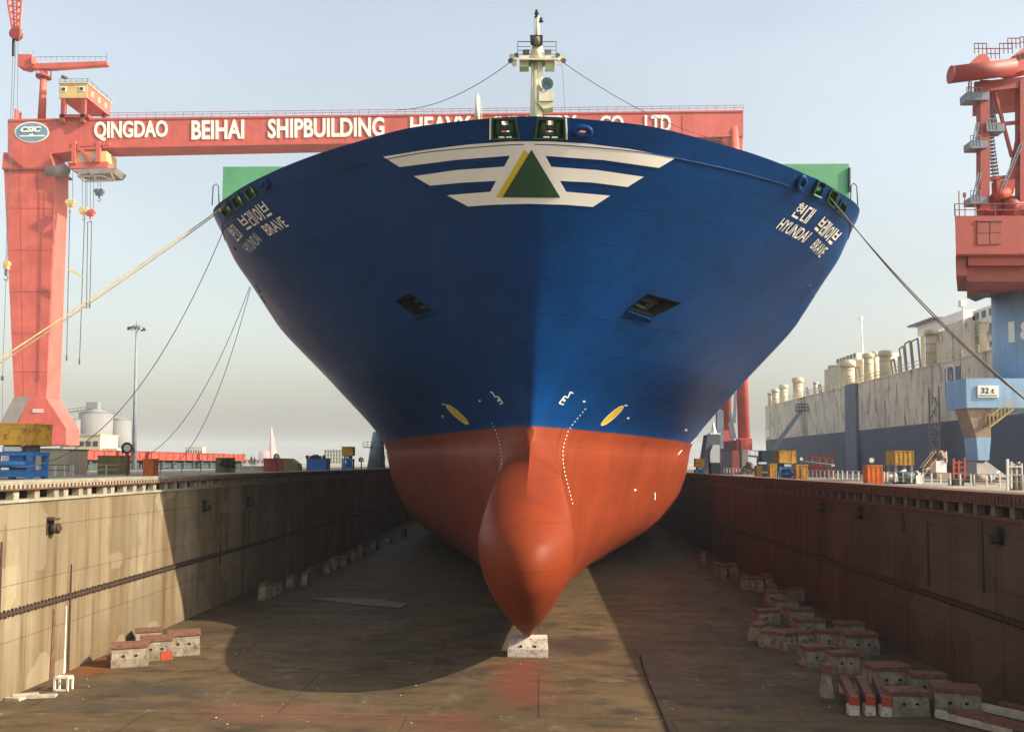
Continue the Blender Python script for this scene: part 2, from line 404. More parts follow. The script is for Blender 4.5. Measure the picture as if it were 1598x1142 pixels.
emb = zq([(113,250),(300,220),(500,195),(700,180),(880,180),(1050,190),(1250,215),(1463,255),(1385,302),(1130,266),(862,247),(888,297),(1100,312),(1315,343),(1240,390),(1080,370),(928,362),(957,412),(1160,430),(1080,482),(950,472),(780,468),(620,472),(505,480),(408,428),(608,412),(634,362),(480,370),(330,384),(255,340),(450,312),(672,296),(698,246),(450,265),(190,298)])
mb = MB(); decal(mb, [emb], .04, 5); e1 = wpart(ship, 'bow_emblem', mb, 'ship_white')
mb = MB(); decal(mb, [zq([(797,218),(930,440),(664,437)])], .07, 5); wpart(ship, 'emblem_triangle', mb, 'emblem_green').parent = ship
mb = MB(); decal(mb, [zq([(766,216),(782,240),(664,438),(634,438)])], .06, 5); wpart(ship, 'emblem_stripe', mb, 'emblem_yellow')
def quadmap(Q, a, b):  # a right, b up ; Q = TL,TR,BL,BR
    TL, TR, BL, BR = [Vector(q) for q in Q]
    return tuple((BL*(1-a)+BR*a)*(1-b) + (TL*(1-a)+TR*a)*b)
def hull_text(txt, Q, bold=.025):
    V, P = text_mesh(txt, bold); mb = MB()
    decal(mb, [[quadmap(Q, V[i][0], V[i][1]) for i in p] for p in P], .04, 9)
    return wpart(ship, 'name_lettering', mb, 'ship_white')
def L_(p, w=.16): return [('l', p[i], p[i+1], w) for i in range(len(p)-1)]
KO = {'hyeon': L_([(.2,.97),(.48,.97)], .09)+L_([(.05,.84),(.62,.84)], .1)+[('o', .33, .58, .25, .19, .09)]+L_([(.88,1),(.88,.36)], .17)+L_([(.6,.72),(.8,.72)], .09)+L_([(.6,.52),(.8,.52)], .09)+L_([(.18,.32),(.18,.14)], .17)+L_([(.1,.07),(.95,.07)], .14),
 'dae': L_([(.05,.93),(.5,.93)], .13)+L_([(.13,.86),(.13,.14)], .17)+L_([(.05,.07),(.52,.07)], .13)+L_([(.68,0),(.68,1)], .14)+L_([(.93,0),(.93,1)], .14)+L_([(.75,.5),(.86,.5)], .1),
 'beu': L_([(.14,.36),(.14,1)], .2)+L_([(.86,.36),(.86,1)], .2)+L_([(.24,.72),(.76,.72)], .12)+L_([(.24,.42),(.76,.42)], .12)+L_([(.1,.1),(.9,.1)], .19),
 're': L_([(.02,.93),(.45,.93)], .13)+L_([(.37,.86),(.37,.58)], .17)+L_([(.02,.52),(.45,.52)], .11)+L_([(.1,.46),(.1,.14)], .17)+L_([(.02,.07),(.5,.07)], .13)+L_([(.66,0),(.66,1)], .14)+L_([(.92,0),(.92,1)], .14)+L_([(.5,.52),(.59,.52)], .11),
 'i': [('o', .34, .5, .3, .46, .15)]+L_([(.88,0),(.88,1)], .19)}
def hangul(keys, Q, wk=1.0):
    mb = MB(); n = len(keys); polys = []
    for k, key in enumerate(keys):
        for s in KO[key]:
            if s[0] == 'l':
                (x0, y0), (x1, y1), w = s[1], s[2], s[3]*wk; dx, dy = x1-x0, y1-y0; l = math.hypot(dx, dy); nx, ny = -dy/l*w/2, dx/l*w/2
                pl = [(x0+nx, y0+ny), (x1+nx, y1+ny), (x1-nx, y1-ny), (x0-nx, y0-ny)]
                polys.append(pl)
            else:
                _, cx, cy, rx, ry, w = s; m = 12
                for i in range(m):
                    a, b = 2*math.pi*i/m, 2*math.pi*(i+1)/m
                    polys.append([(cx+math.cos(t)*q*rx, cy+math.sin(t)*(ry-(0 if q == 1 else w*1.1))) for t, q in ((a, 1), (b, 1), (b, 1-w/rx*.8), (a, 1-w/rx*.8))])
        while polys and not isinstance(polys[-1], str):
            P = polys.pop(); decal(mb, [[quadmap(Q, (k+.06+.86*x)/n, y) for x, y in P]], .04, 9)
    return wpart(ship, 'name_lettering', mb, 'ship_white')
hangul(['hyeon', 'dae'], [(1248.5,314.5),(1275.5,328),(1232.5,336),(1257.5,349.5)])
hangul(['beu', 're', 'i', 'beu'], [(1286,337),(1314.5,364),(1268.7,356),(1297,383.3)])
hull_text('HYUNDAI', [(1223.5,340),(1267.8,363),(1210,356),(1252.4,378.5)], .012); hull_text('BRAVE', [(1276.5,372),(1292.3,387.6),(1263,385.7),(1278,402)], .0)
hangul(['hyeon', 'dae'], [(354,357.4),(363.2,348.6),(371,378),(380.3,367)], .7)
hangul(['beu', 're', 'i', 'beu'], [(369,341.6),(411,312.3),(385.5,360.4),(428,333.7)], .8)
hull_text('HYUNDAI', [(377.2,383.6),(396,362.2),(392.5,395),(410,375.3)], -.012); hull_text('BRAVE', [(407,353),(437.2,337.2),(421.4,367.9),(452,352.5)], .008)
def linepolys(pts, w):
    out = []
    for i in range(len(pts)-1):
        (x0, y0), (x1, y1) = pts[i], pts[i+1]; l = math.hypot(x1-x0, y1-y0) or 1; nx, ny = -(y1-y0)/l*w/2, (x1-x0)/l*w/2
        out.append([(x0+nx, y0+ny), (x1+nx, y1+ny), (x1-nx, y1-ny), (x0-nx, y0-ny)])
    return out
def z5(pts): return [(750+x/8.878, 600+y/8.878) for x, y in pts]
for sym in ([(1280,120),(1240,100),(1205,180),(1160,160),(1085,255),(1150,275)], [(135,105),(160,100),(205,170),(245,162),(310,255),(265,270)]):
    mb = MB(); decal(mb, linepolys(z5(sym), 1.7), .03, 9)
    cx = 1155 if sym[0][0] > 700 else 252; decal(mb, [oval(750+cx/8.878, 600+215/8.878, 2, 2.2)], .03, 9); wpart(ship, 'bulb_mark', mb, 'ship_white')
def dots(path, n, w=.9, lg=2.5):
    seg = [0]
    for i in range(1, len(path)): seg.append(seg[-1]+math.dist(path[i], path[i-1]))
    mb = MB()
    for k in range(n):
        t = seg[-1]*k/(n-1); i = max(j for j in range(len(seg)-1) if seg[j] <= t); f = (t-seg[i])/(seg[i+1]-seg[i])
        x = path[i][0]*(1-f)+path[i+1][0]*f; y = path[i][1]*(1-f)+path[i+1][1]*f; dx = (path[i+1][0]-path[i][0]); dy = path[i+1][1]-path[i][1]; l = math.hypot(dx, dy)
        decal(mb, linepolys([(x-dx/l*lg/2, y-dy/l*lg/2), (x+dx/l*lg/2, y+dy/l*lg/2)], w), .03, 9)
    wpart(ship, 'draft_marks', mb, 'ship_white')
dots([(913,638),(903,650),(893,662),(886,673),(880,692),(878,705),(878,718),(881,738),(886,757),(893,785)], 26)
dots([(768,660),(773,670),(777,680),(780,692),(783,708),(783,725),(780,735)], 14, .9)
for (cx, cy, a) in ((955, 648, -.72), (714, 646, .72)):
    mb = MB(); decal(mb, [oval(cx, cy, 22.5, 4.3, a, 22)], .03, 5); wpart(ship, 'thruster_mark', mb, 'emblem_yellow')
    mb = MB(); o = oval(cx, cy, 23, 4.5, a, 22); decal(mb, linepolys(o+[o[0]], .9), .045, 9)
    ex = cx+19*(1 if a < 0 else -1); decal(mb, linepolys([(ex, cy-15.5), (ex+(5 if a < 0 else -5), cy-16)], 2), .03, 9); wpart(ship, 'thruster_outline', mb, 'ship_white')
mb = MB()
for p in ([(1092,677),(1078,692)], [(1064,702),(1058,709)], [(1022,768),(1022,780)]): decal(mb, linepolys(p, 1.3), .03, 5)
for p in ((1070.5,670.5),(991,764),(911,626),(980,652),(691,649),(749,625)): decal(mb, [oval(*p, 2, 1.5)], .03, 9)
wpart(ship, 'side_marks', mb, 'ship_white')
# ---- knuckle bead under the bulwark
mb = MB()
for s in (1, -1):
    pts = []
    for j in range(1, 100):
        d = ds[j]
        if d > 21: break
        z = 33.05+.6*min(1, d/9)-.072*d; Y = float(ystem(z))+d; pts.append((AXF(Y)+s*(float(hull_b(z, np.array([Y]))[0])+.02), Y-.03, z))
    mb.tube(pts, .035)
wpart(ship, 'knuckle_bead', mb, 'hull_blue')
# ---- mooring chocks, panama leads and anchor pockets
def hull_frame(poly, mat_, rim_w, depth, name, par=ship, back=None, proud=.12, bars=True, roll=True):
    P = []; NN = Vector()
    for u, v in poly:
        h = cast(u, v, 0)
        if h is None: h = (at(u, v, 72), -ray(u, v).normalized())
        P.append(h[0]); NN += h[1]
    NN.normalize(); C = sum(P, Vector())/len(P); n = len(P)
    mb = MB()
    for i in range(n):
        a, b = P[i], P[(i+1) % n]; oa = C+(a-C)*(1+rim_w); ob = C+(b-C)*(1+rim_w)
        mb.hexa([a-NN*depth, b-NN*depth, ob-NN*.05, oa-NN*.05, a+NN*proud, b+NN*proud, ob+NN*proud, oa+NN*proud])
    return mb, P, NN, C
for k, poly in enumerate(CHOCK_FRONT + CHOCK_SIDE):
    front = k < 2
    mb, P, NN, C = hull_frame(poly, 'chock_green', .18, .9, 'mooring_chock')
    f = wpart(ship, 'mooring_chock', mb, 'chock_green')
    def pt(a, b, c=0): return (P[3]*(1-a)+P[2]*a)*(1-b) + (P[0]*(1-a)+P[1]*a)*b + NN*c
    mb = MB()
    for a in (.2, .8): mb.cyl(pt(a, -.02, -.35), pt(a, 1.02, -.35), (P[0]-P[1]).length*.16, n=10)
    if front: mb.bar(pt(.25, .5, -.45), pt(.75, .5, -.45), .3, .25); mb.bar(pt(.25, .16, -.45), pt(.75, .16, -.45), .2, .2); mb.bar(pt(.05, .93, -.45), pt(.3, .93, -.45), .2, .2)
    if front:
        for a, b_, c, d in ((0, .3, 0, 1), (.64, 1, 0, 1), (.3, .64, 0, .16), (.3, .64, .34, .62)): mb.hexa([pt(a, c, -.8), pt(b_, c, -.8), pt(b_, d, -.8), pt(a, d, -.8), pt(a, c, -.62), pt(b_, c, -.62), pt(b_, d, -.62), pt(a, d, -.62)])
    rr_ = wpart(ship, 'fairlead_roller', mb, 'chock_green')
    rr_.parent = f
    if front:
        mb = MB(); e = 0 if k == 0 else 1; mb.bar(pt(e+(-.1 if e == 0 else .1), -.05, .1), pt(e+(-.1 if e == 0 else .1), 1.05, .1), .09, .2)
        for a in (.25, .55): mb.bar(pt(a, .03, .05), pt(a+.22, .03, .05), .12, .1)
        w = wpart(ship, 'white_edging', mb, 'ship_white'); w.parent = f
for q in LEADS:
    P = []; NN = Vector()
    for u, v in oval(*q, n=18): h = cast(u, v, .05); P.append(h[0]); NN += h[1]
    NN.normalize(); C = sum(P, Vector())/len(P)
    mb = MB(); mb.tube([C+(p-C)*1.25 for p in P], .2, 8, True)
    for i in range(18): a, b = P[i], P[(i+1) % 18]; mb.face([a, b, b-NN*.7, a-NN*.7])
    wpart(ship, 'panama_lead', mb, 'hull_blue')
M('pocket_shade', (.004, .004, .004), .95, .3, 1.5, spec=.05)  # near-black colour puts the recess shade into the anchor pockets
for k, poly in enumerate(POCKETS):
    mb, P, NN, C = hull_frame(poly, 'hull_blue', .05, .9, 'anchor_pocket', proud=.06)
    BK = [p-NN*1.5+(C-p)*.15 for p in P]
    for i in range(4): mb.face([P[i], P[(i+1) % 4], BK[(i+1) % 4], BK[i]])
    mb.face(BK); ap = wpart(ship, 'anchor_pocket', mb, 'pocket_shade')
    a0 = (P[0]+P[3])/2-NN*.8; a1 = (P[1]+P[2])/2-NN*.8
    mb = MB(); mb.bar(a0*.8+a1*.2, a0*.15+a1*.85, .35, .3); mid = a0*.25+a1*.75; sd = (P[0]-P[3]).normalized()
    mb.bar(mid-sd*.9, mid+sd*.9, .35, .4)
    for s in (1, -1): mb.bar(mid+sd*.85*s, mid+sd*.75*s+(a0-a1).normalized()*1.3, .3, .22)
    an = wpart(ship, 'anchor', mb, 'dark_steel'); an.parent = ap
    lp = [cast(u, v, 0)[0] for u, v in LIPS[k]]
    mb = MB(); q0, q1, q2, q3 = lp
    mb.hexa([q0-NN*.1, q1-NN*.1, q2-NN*.1, q3-NN*.1, q0+NN*.22, q1+NN*.22, q2, q3]); l = wpart(ship, 'bolster', mb, 'hull_blue', bevel=.06)
mb = MB()
for u, v in ((400.5,447),(405,455),(409,464),(413,471),(1262,447),(1266,455),(1269,462),(366,388)):
    h = cast(u, v, 0)
    if h: mb.cyl(h[0]-h[1]*.1, h[0]+h[1]*.06, .2, n=10)
wpart(ship, 'scupper', mb, 'dark_steel')
# ---- breakwater wall, handrail hoops, foremast, bow light post
mb = MB(); zt = zof(258, 76); mb.bx((xof(348, 76, 260), 76, 33.3), (xof(1325, 76, 262), 76.4, zt)); mb.bx((-25, 76, 31.5), (24.5, 76.4, 33.3))
for x in np.linspace(-24, 22, 14): mb.bx((x-.1, 76.4, 31.5), (x+.1, 77.6, zt-.6))
wpart(ship, 'breakwater', mb, 'deck_green')
mb = MB(); mb.bar(at(1325.5, 262, 75.9), at(1325.5, 300, 75.9), .15); wpart(ship, 'breakwater_edge', mb, 'dark_steel')
for uu, s in ((342, -1), (1327, 1)):
    mb = MB(); p = at(uu, 322, 73); h = .9*1.2
    mb.tube([p, p+Vector((s*.1, 0, 1.7)), p+Vector((-s*.1+s*.4, 0, 1.9)), p+Vector((s*.55, 0, 1.7)), p+Vector((s*.6, 0, .1))], .05); wpart(ship, 'handrail_hoop', mb, 'chock_green')
MY = 66.0
def mp(u, v, dy=0): return at(u, v, MY+dy)
mast = MB(); mast.cyl(mp(836, 240), mp(838, 95), .52, .42, 16); mast.cyl(mp(838, 95), mp(838.5, 68), .62, .33, 14); mast.cyl(mp(838.5, 68), mp(839, 26), .19, .12, 10)
mast.bar(mp(834, 66), mp(834, 30), .06); mast.bar(mp(839, 45), mp(843, 40), .1); mast.cyl(mp(829.5, 240, -.3), mp(830.5, 100, -.3), .09, n=6)
foremast = wpart(ship, 'foremast', mast, 'mast_cream')
def mpart(name, mb, m): o = wpart(ship, name, mb, m); o.parent = foremast; return o
mb = MB(); zp = mp(838, 91).z
mb.prism([mp(803, 91, -.9), mp(872, 91, -.9), mp(878, 93, 0), mp(872, 91, .9), mp(803, 91, .9), mp(798, 93, 0)], (0, 0, -.12))
for s in (-1, 1):
    mb.prism([mp(838+s*8, 92, -.1), mp(838+s*27, 92, -.1), mp(838+s*27, 96, -.1), mp(838+s*8, 104, -.1)], (0, .2, 0)); mb.bx(tuple(mp(838+s*20, 99, -.3)-Vector((.35, .2, .35))), tuple(mp(838+s*20, 96, .2)+Vector((.35, .2, .1))))
mpart('crosstree_platform', mb, 'mast_cream')
mb = MB()
for s in (-1, 1):
    mb.bar(mp(838+s*30, 91), mp(838+s*30, 65), .05); mb.bar(mp(838+s*30, 65.5), mp(838+s*9, 65.5), .05)
    for v in (73, 79, 85): mb.bar(mp(838+s*30, v), mp(838+s*9, v), .035)
mpart('platform_rail', mb, 'grey_steel')
for s in (-1, 1):
    for du, v in ((31, 88), (33.5, 94), (38, 89), (40, 96), (34, 101)):
        mb = MB(); c = mp(838+s*du, v, -.4); mb.cyl(c, c+Vector((s*.06, -.35, -.12)), .12, .2, 8); mpart('floodlight', mb, 'grey_steel' if du in (31, 40) else 'mast_cream')
    mb = MB(); c = mp(838+s*17, 82, -.3); mb.box(c, (.5, .3, .28)); mpart('lamp_box', mb, 'grey_steel')
mb = MB(); c = mp(837.5, 62, -.2); mb.hexa([mp(828,71,-.6), mp(847,71,-.6), mp(847,71,.2), mp(828,71,.2), mp(827,55,-.6), mp(847,55,-.6), mp(847,55,.2), mp(827,55,.2)])
lb = mpart('light_screen', mb, 'dark_steel'); mb = MB(); mb.cyl(mp(838, 68, -.85), mp(838, 59, -.85), .22, n=10); mpart('masthead_light', mb, 'rope_tan')
for u, v in ((837.5, 19), (844.5, 31), (837.5, 24)):
    mb = MB(); mb.cyl(mp(u, v+2.5), mp(u, v-2.5), .12, n=8); mb.cyl(mp(u, v+3.4), mp(u, v+2.5), .18, n=8); mpart('signal_lamp', mb, 'dark_steel')
mb = MB(); mb.bx(tuple(mp(841, 158, -.7)), tuple(mp(863, 153, .5))); mb.prism([mp(836,158,-.6), mp(863,158,-.6), mp(863,168,-.6), mp(848,170,-.6)], (0, 1, 0)); mb.bar(mp(864, 152,-.6), mp(864, 134,-.6), .05); mb.bar(mp(846, 152,-.6), mp(846, 138,-.6), .05); mb.bar(mp(846, 144,-.6), mp(864, 144,-.6), .04)
mpart('horn_platform', mb, 'mast_cream')
mb = MB(); c = mp(853, 138, 0); mb.cyl(c+Vector((0, .9, -.05)), c+Vector((0, -.2, 0)), .08, .22, 14); mb.cyl(c+Vector((0, -.2, 0)), c+Vector((0, -.75, .02)), .22, .5, 18, False); mb.cyl(c+Vector((0, -.1, -.05)), c+Vector((0, -.1, -.6)), .07, n=6); mpart('fog_horn', mb, 'horn_grey')
mb = MB()
for i in range(16): v = 150-i*3.4; mb.bar(mp(840, v, -.6), mp(845, v, -.6), .05)
mb.bar(mp(840, 152, -.6), mp(840, 98, -.6), .05); mb.bar(mp(845, 152, -.6), mp(845, 98, -.6), .05); mpart('mast_ladder', mb, 'mast_cream')
mb = MB(); b0 = at(745, 190, 60); b1 = at(745, 152, 60); mb.cyl(b0, b1, .2, .17, 10); mb.cyl(b1, b1+Vector((0, 0, .2)), .07, n=8); mb.bar(b0+Vector((.3, 0, 0)), b1+Vector((.3, 0, -.6)), .05); wpart(ship, 'bow_light_post', mb, 'mast_cream')
for a, b, s in (((797, 97), (620, 172), -1), ((876, 96), (1142, 224), 1)):
    mb = MB(); p, q = mp(*a), at(*b, 80); mb.tube([p.lerp(q, t)+Vector((0, 0, -.9*4*t*(1-t))) for t in np.linspace(0, 1, 12)], .028, 5); wpart(ship, 'stay_wire', mb, 'rope_dark')
mb = MB(); mb.bar(mp(877, 100), mp(882, 180), .02); wpart(ship, 'signal_halyard', mb, 'rope_dark')
# ---- mooring ropes
def rope(p, q, sag, r, m, label, n=30):
    p, q = Vector(p), Vector(q); mb = MB(); mb.tube([p.lerp(q, t)+Vector((0, 0, -sag*4*t*(1-t))) for t in np.linspace(0, 1, n)], r, 7)
    o = mb.build('mooring_rope', m); return tag(o, label, 'rope', 'mooring ropes of the ship')
# ------------------------------------------------------------------ dock, quays, haze
XL, XR, ZL, ZR = -28.0, 24.5, 11.0, 10.2
def wallmat(name, col, dark, stain, streak):
    m, N, L, b, geo, noise, ramp, mix = M(name, col, .85, .16, .35, bump=.35, bscale=3, spec=.15)
    c = b.inputs['Base Color'].links[0].from_socket
    sep = N.new('ShaderNodeSeparateXYZ'); L.new(geo.outputs['Position'], sep.inputs[0])
    def strk(sc, lo, hi, zs=.045, w=None):
        mp = N.new('ShaderNodeMapping'); mp.inputs['Scale'].default_value = (sc, sc, sc*zs); L.new(geo.outputs['Position'], mp.inputs['Vector'])
        return ramp(noise(1, 6, .62, mp.outputs['Vector']).outputs['Fac'], lo, hi)
    def mul(a, k):
        q = N.new('ShaderNodeMath'); q.operation = 'MULTIPLY'; L.new(a, q.inputs[0])
        if isinstance(k, float): q.inputs[1].default_value = k
        else: L.new(k, q.inputs[1])
        return q.outputs[0]
    c = mix(mul(strk(.55, .42, .62), .75*streak), c, stain)           # broad brown runs
    c = mix(mul(strk(2.2, .55, .75), .55*streak), c, dark)             # thin dark drips
    c = mix(mul(ramp(noise(.22, 5, .6).outputs['Fac'], .5, .7), .45), c, tuple(x*.72 for x in col))
    zz = ramp(sep.outputs['Z'], 3.4, 0.2); c = mix(mul(mul(zz, strk(.9, .3, .65)), .6), c, stain)    # tide mark along the foot
    vo = N.new('ShaderNodeTexVoronoi'); vo.inputs['Scale'].default_value = .28; vo.distance = 'MANHATTAN'; L.new(geo.outputs['Position'], vo.inputs['Vector'])
    vs_ = N.new('ShaderNodeSeparateColor'); L.new(vo.outputs['Color'], vs_.inputs[0]); c = mix(mul(ramp(vs_.outputs[0], .72, .78), .35), c, tuple(min(1, x*1.35) for x in col)); c = mix(mul(ramp(vs_.outputs[1], .8, .84), .45), c, tuple(x*.62 for x in col))
    c = mix(mul(ramp(noise(5, 8, .75).outputs['Fac'], .62, .72), .5), c, dark)
    cmb = N.new('ShaderNodeCombineXYZ'); L.new(sep.outputs['Y'], cmb.inputs[0]); L.new(sep.outputs['Z'], cmb.inputs[1])
    bk = N.new('ShaderNodeTexBrick'); bk.offset = 0; bk.inputs['Scale'].default_value = 1; bk.inputs['Brick Width'].default_value = 6.1; bk.inputs['Row Height'].default_value = 2.95
    bk.inputs['Mortar Size'].default_value = .022; bk.inputs['Mortar Smooth'].default_value = .3; L.new(cmb.outputs[0], bk.inputs['Vector'])
    for s, v in (('Color1', (.9, .9, .9, 1)), ('Color2', (1, 1, 1, 1)), ('Mortar', (.42, .36, .3, 1))): bk.inputs[s].default_value = v
    c = mix(.9, c, bk.outputs['Color'], 'MULTIPLY')
    L.new(c, b.inputs['Base Color'])
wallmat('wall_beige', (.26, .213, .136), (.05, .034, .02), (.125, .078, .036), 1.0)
wallmat('wall_brown_shade', (.11, .074, .05), (.02, .015, .012), (.08, .044, .027), 1.0)  # right wall's shade put into its colour, on rust-brown stained concrete
M('concrete_edge', (.29, .265, .20), .85, .25, 1.2, streak=.5, streakcol=(.2, .13, .07), bump=.2)
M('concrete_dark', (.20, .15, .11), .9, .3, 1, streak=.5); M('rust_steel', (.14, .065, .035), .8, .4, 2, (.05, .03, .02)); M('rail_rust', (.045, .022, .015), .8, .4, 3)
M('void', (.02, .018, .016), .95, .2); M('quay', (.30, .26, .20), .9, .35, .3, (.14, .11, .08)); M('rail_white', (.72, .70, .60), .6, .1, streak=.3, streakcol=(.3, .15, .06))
# floor of the dock: trodden concrete with oil, rust and overspray of red primer
m, N, L, b, geo, noise, ramp, mix = M('dock_floor', (.118, .078, .040), .8, .3, .12, bump=.45, bscale=1.6, spec=.12)
c = b.inputs['Base Color'].links[0].from_socket
mp = N.new('ShaderNodeMapping'); mp.inputs['Scale'].default_value = (.28, .6, 1); mp.inputs['Rotation'].default_value = (0, 0, .12); L.new(geo.outputs['Position'], mp.inputs['Vector'])
c = mix(ramp(noise(1.1, 8, .68, mp.outputs['Vector']).outputs['Fac'], .46, .66), c, (.05, .037, .023))
c = mix(ramp(noise(.5, 8, .72).outputs['Fac'], .55, .72), c, (.17, .14, .09))
c = mix(ramp(noise(2.4, 8, .75).outputs['Fac'], .6, .7), c, (.06, .05, .04))
c = mix(ramp(noise(7, 5, .7).outputs['Fac'], .64, .74), c, (.24, .2, .14))
def spot(x, y, rx, ry, col, amt, edge=.35, nz=.9):
    global c
    mpn = N.new('ShaderNodeMapping'); mpn.vector_type = 'POINT'; mpn.inputs['Location'].default_value = (-x/rx, -y/ry, 0); mpn.inputs['Scale'].default_value = (1/rx, 1/ry, 0)
    L.new(geo.outputs['Position'], mpn.inputs['Vector'])
    ln = N.new('ShaderNodeVectorMath'); ln.operation = 'LENGTH'; L.new(mpn.outputs['Vector'], ln.inputs[0])
    ad = N.new('ShaderNodeMath'); ad.operation = 'MULTIPLY_ADD'; ad.inputs[1].default_value = nz; L.new(noise(.9, 6, .7).outputs['Fac'], ad.inputs[0]); L.new(ln.outputs['Value'], ad.inputs[2])
    q = N.new('ShaderNodeMath'); q.operation = 'MULTIPLY'; q.inputs[1].default_value = amt
    L.new(ramp(ad.outputs[0], 1.0+nz*.5+edge*.2, 1.0+nz*.5-edge), q.inputs[0]); c = mix(q.outputs[0], c, col)
p = atz(815, 1062, 0); spot(p.x-.1, p.y+1, 1.75, 6.5, (.17, .04, .025), .7, .5, 2.6); spot(p.x+.5, p.y-3, 2.6, 4.0, (.14, .045, .028), .4, .7, 2.8)
p = atz(560, 1122, 0); spot(p.x, p.y, 8.5, 1.8, (.13, .055, .035), .45, .8, 2.0)
p = atz(710, 1128, 0); spot(p.x, p.y, 2.2, 2.4, (.15, .045, .03), .45, .6, 1.8)
p = atz(420, 1110, 0); spot(p.x, p.y, 5, 2, (.22, .09, .06), .4, .6, 1.4)
p = atz(905, 1005, 0); spot(p.x, p.y, 2.7, 3.8, (.05, .035, .025), .85)
p = atz(240, 1075, 0); spot(p.x, p.y, 4, 1.6, (.055, .045, .035), .7, .5, 1.3)
p = atz(150, 1100, 0); spot(p.x, p.y, 6, 1.2, (.07, .055, .04), .6, .5, 1.5)
p = atz(140, 1040, 0); spot(p.x, p.y, 2.2, 3, (.20, .07, .02), .8, .5, 1.0)
p = atz(1010, 1020, 0); spot(p.x, p.y, 1.2, 9, (.09, .065, .045), .6, .5, 1.3)
sp = N.new('ShaderNodeSeparateXYZ'); L.new(geo.outputs['Position'], sp.inputs[0]); cb = N.new('ShaderNodeCombineXYZ'); L.new(sp.outputs['X'], cb.inputs[0]); L.new(sp.outputs['Y'], cb.inputs[1])
bk = N.new('ShaderNodeTexBrick'); bk.inputs['Scale'].default_value = 1; bk.inputs['Brick Width'].default_value = 13; bk.inputs['Row Height'].default_value = 9; bk.inputs['Mortar Size'].default_value = .05
for s, v in (('Color1', (1, 1, 1, 1)), ('Color2', (.86, .87, .9, 1)), ('Mortar', (.5, .45, .4, 1))): bk.inputs[s].default_value = v
L.new(cb.outputs[0], bk.inputs['Vector']); c = mix(.85, c, bk.outputs['Color'], 'MULTIPLY'); L.new(c, b.inputs['Base Color'])
rr = N.new('ShaderNodeMapRange'); rr.inputs['To Min'].default_value = .45; rr.inputs['To Max'].default_value = .95; L.new(noise(.3, 5).outputs['Fac'], rr.inputs['Value']); L.new(rr.outputs[0], b.inputs['Roughness'])
fb = MB(); nx, ny = 60, 160; xs = np.linspace(XL, XR, nx); ys = np.concatenate([np.linspace(-25, 90, 110), np.linspace(93, 330, 50)])
from mathutils import noise as mnoise
G = [[fb.bm.verts.new((x, y, .05*mnoise.noise((x*.15, y*.15, 3)) + .025*mnoise.noise((x*.6, y*.6, 9)))) for x in xs] for y in ys]
for j in range(len(ys)-1):
    for i in range(nx-1): f = fb.bm.faces.new((G[j][i], G[j][i+1], G[j+1][i+1], G[j+1][i])); f.smooth = True
tag(fb.build('dock_floor', 'dock_floor'), kind='structure')
mb = MB()
P = [atz(1000, 1020, .07), atz(1008, 1052, .07), atz(1022, 1085, .07), atz(1045, 1142, .07), atz(1085, 1250, .07)]
mb.tube(P, .045, 5); tag(mb.build('steel_cable', 'dark_steel'), 'thin dark cable lying along the lit strip of dock floor right of the bow', 'cable')
for s, x, z, lab in ((-1, XL, ZL, 'quay'), (1, XR, ZR, 'quay')):
    mb = MB(); e = x+s*3.0
    xs_ = sorted((e, s*4900)); mb.bx((xs_[0], -50, z-1.4), (xs_[1], 4900, z)); tag(mb.build('quay', 'quay'), kind='structure')
mb = MB(); mb.bx((XL-3, 330, -.3), (XR+3, 4900, ZR-.02)); tag(mb.build('quay_apron', 'quay'), kind='structure')

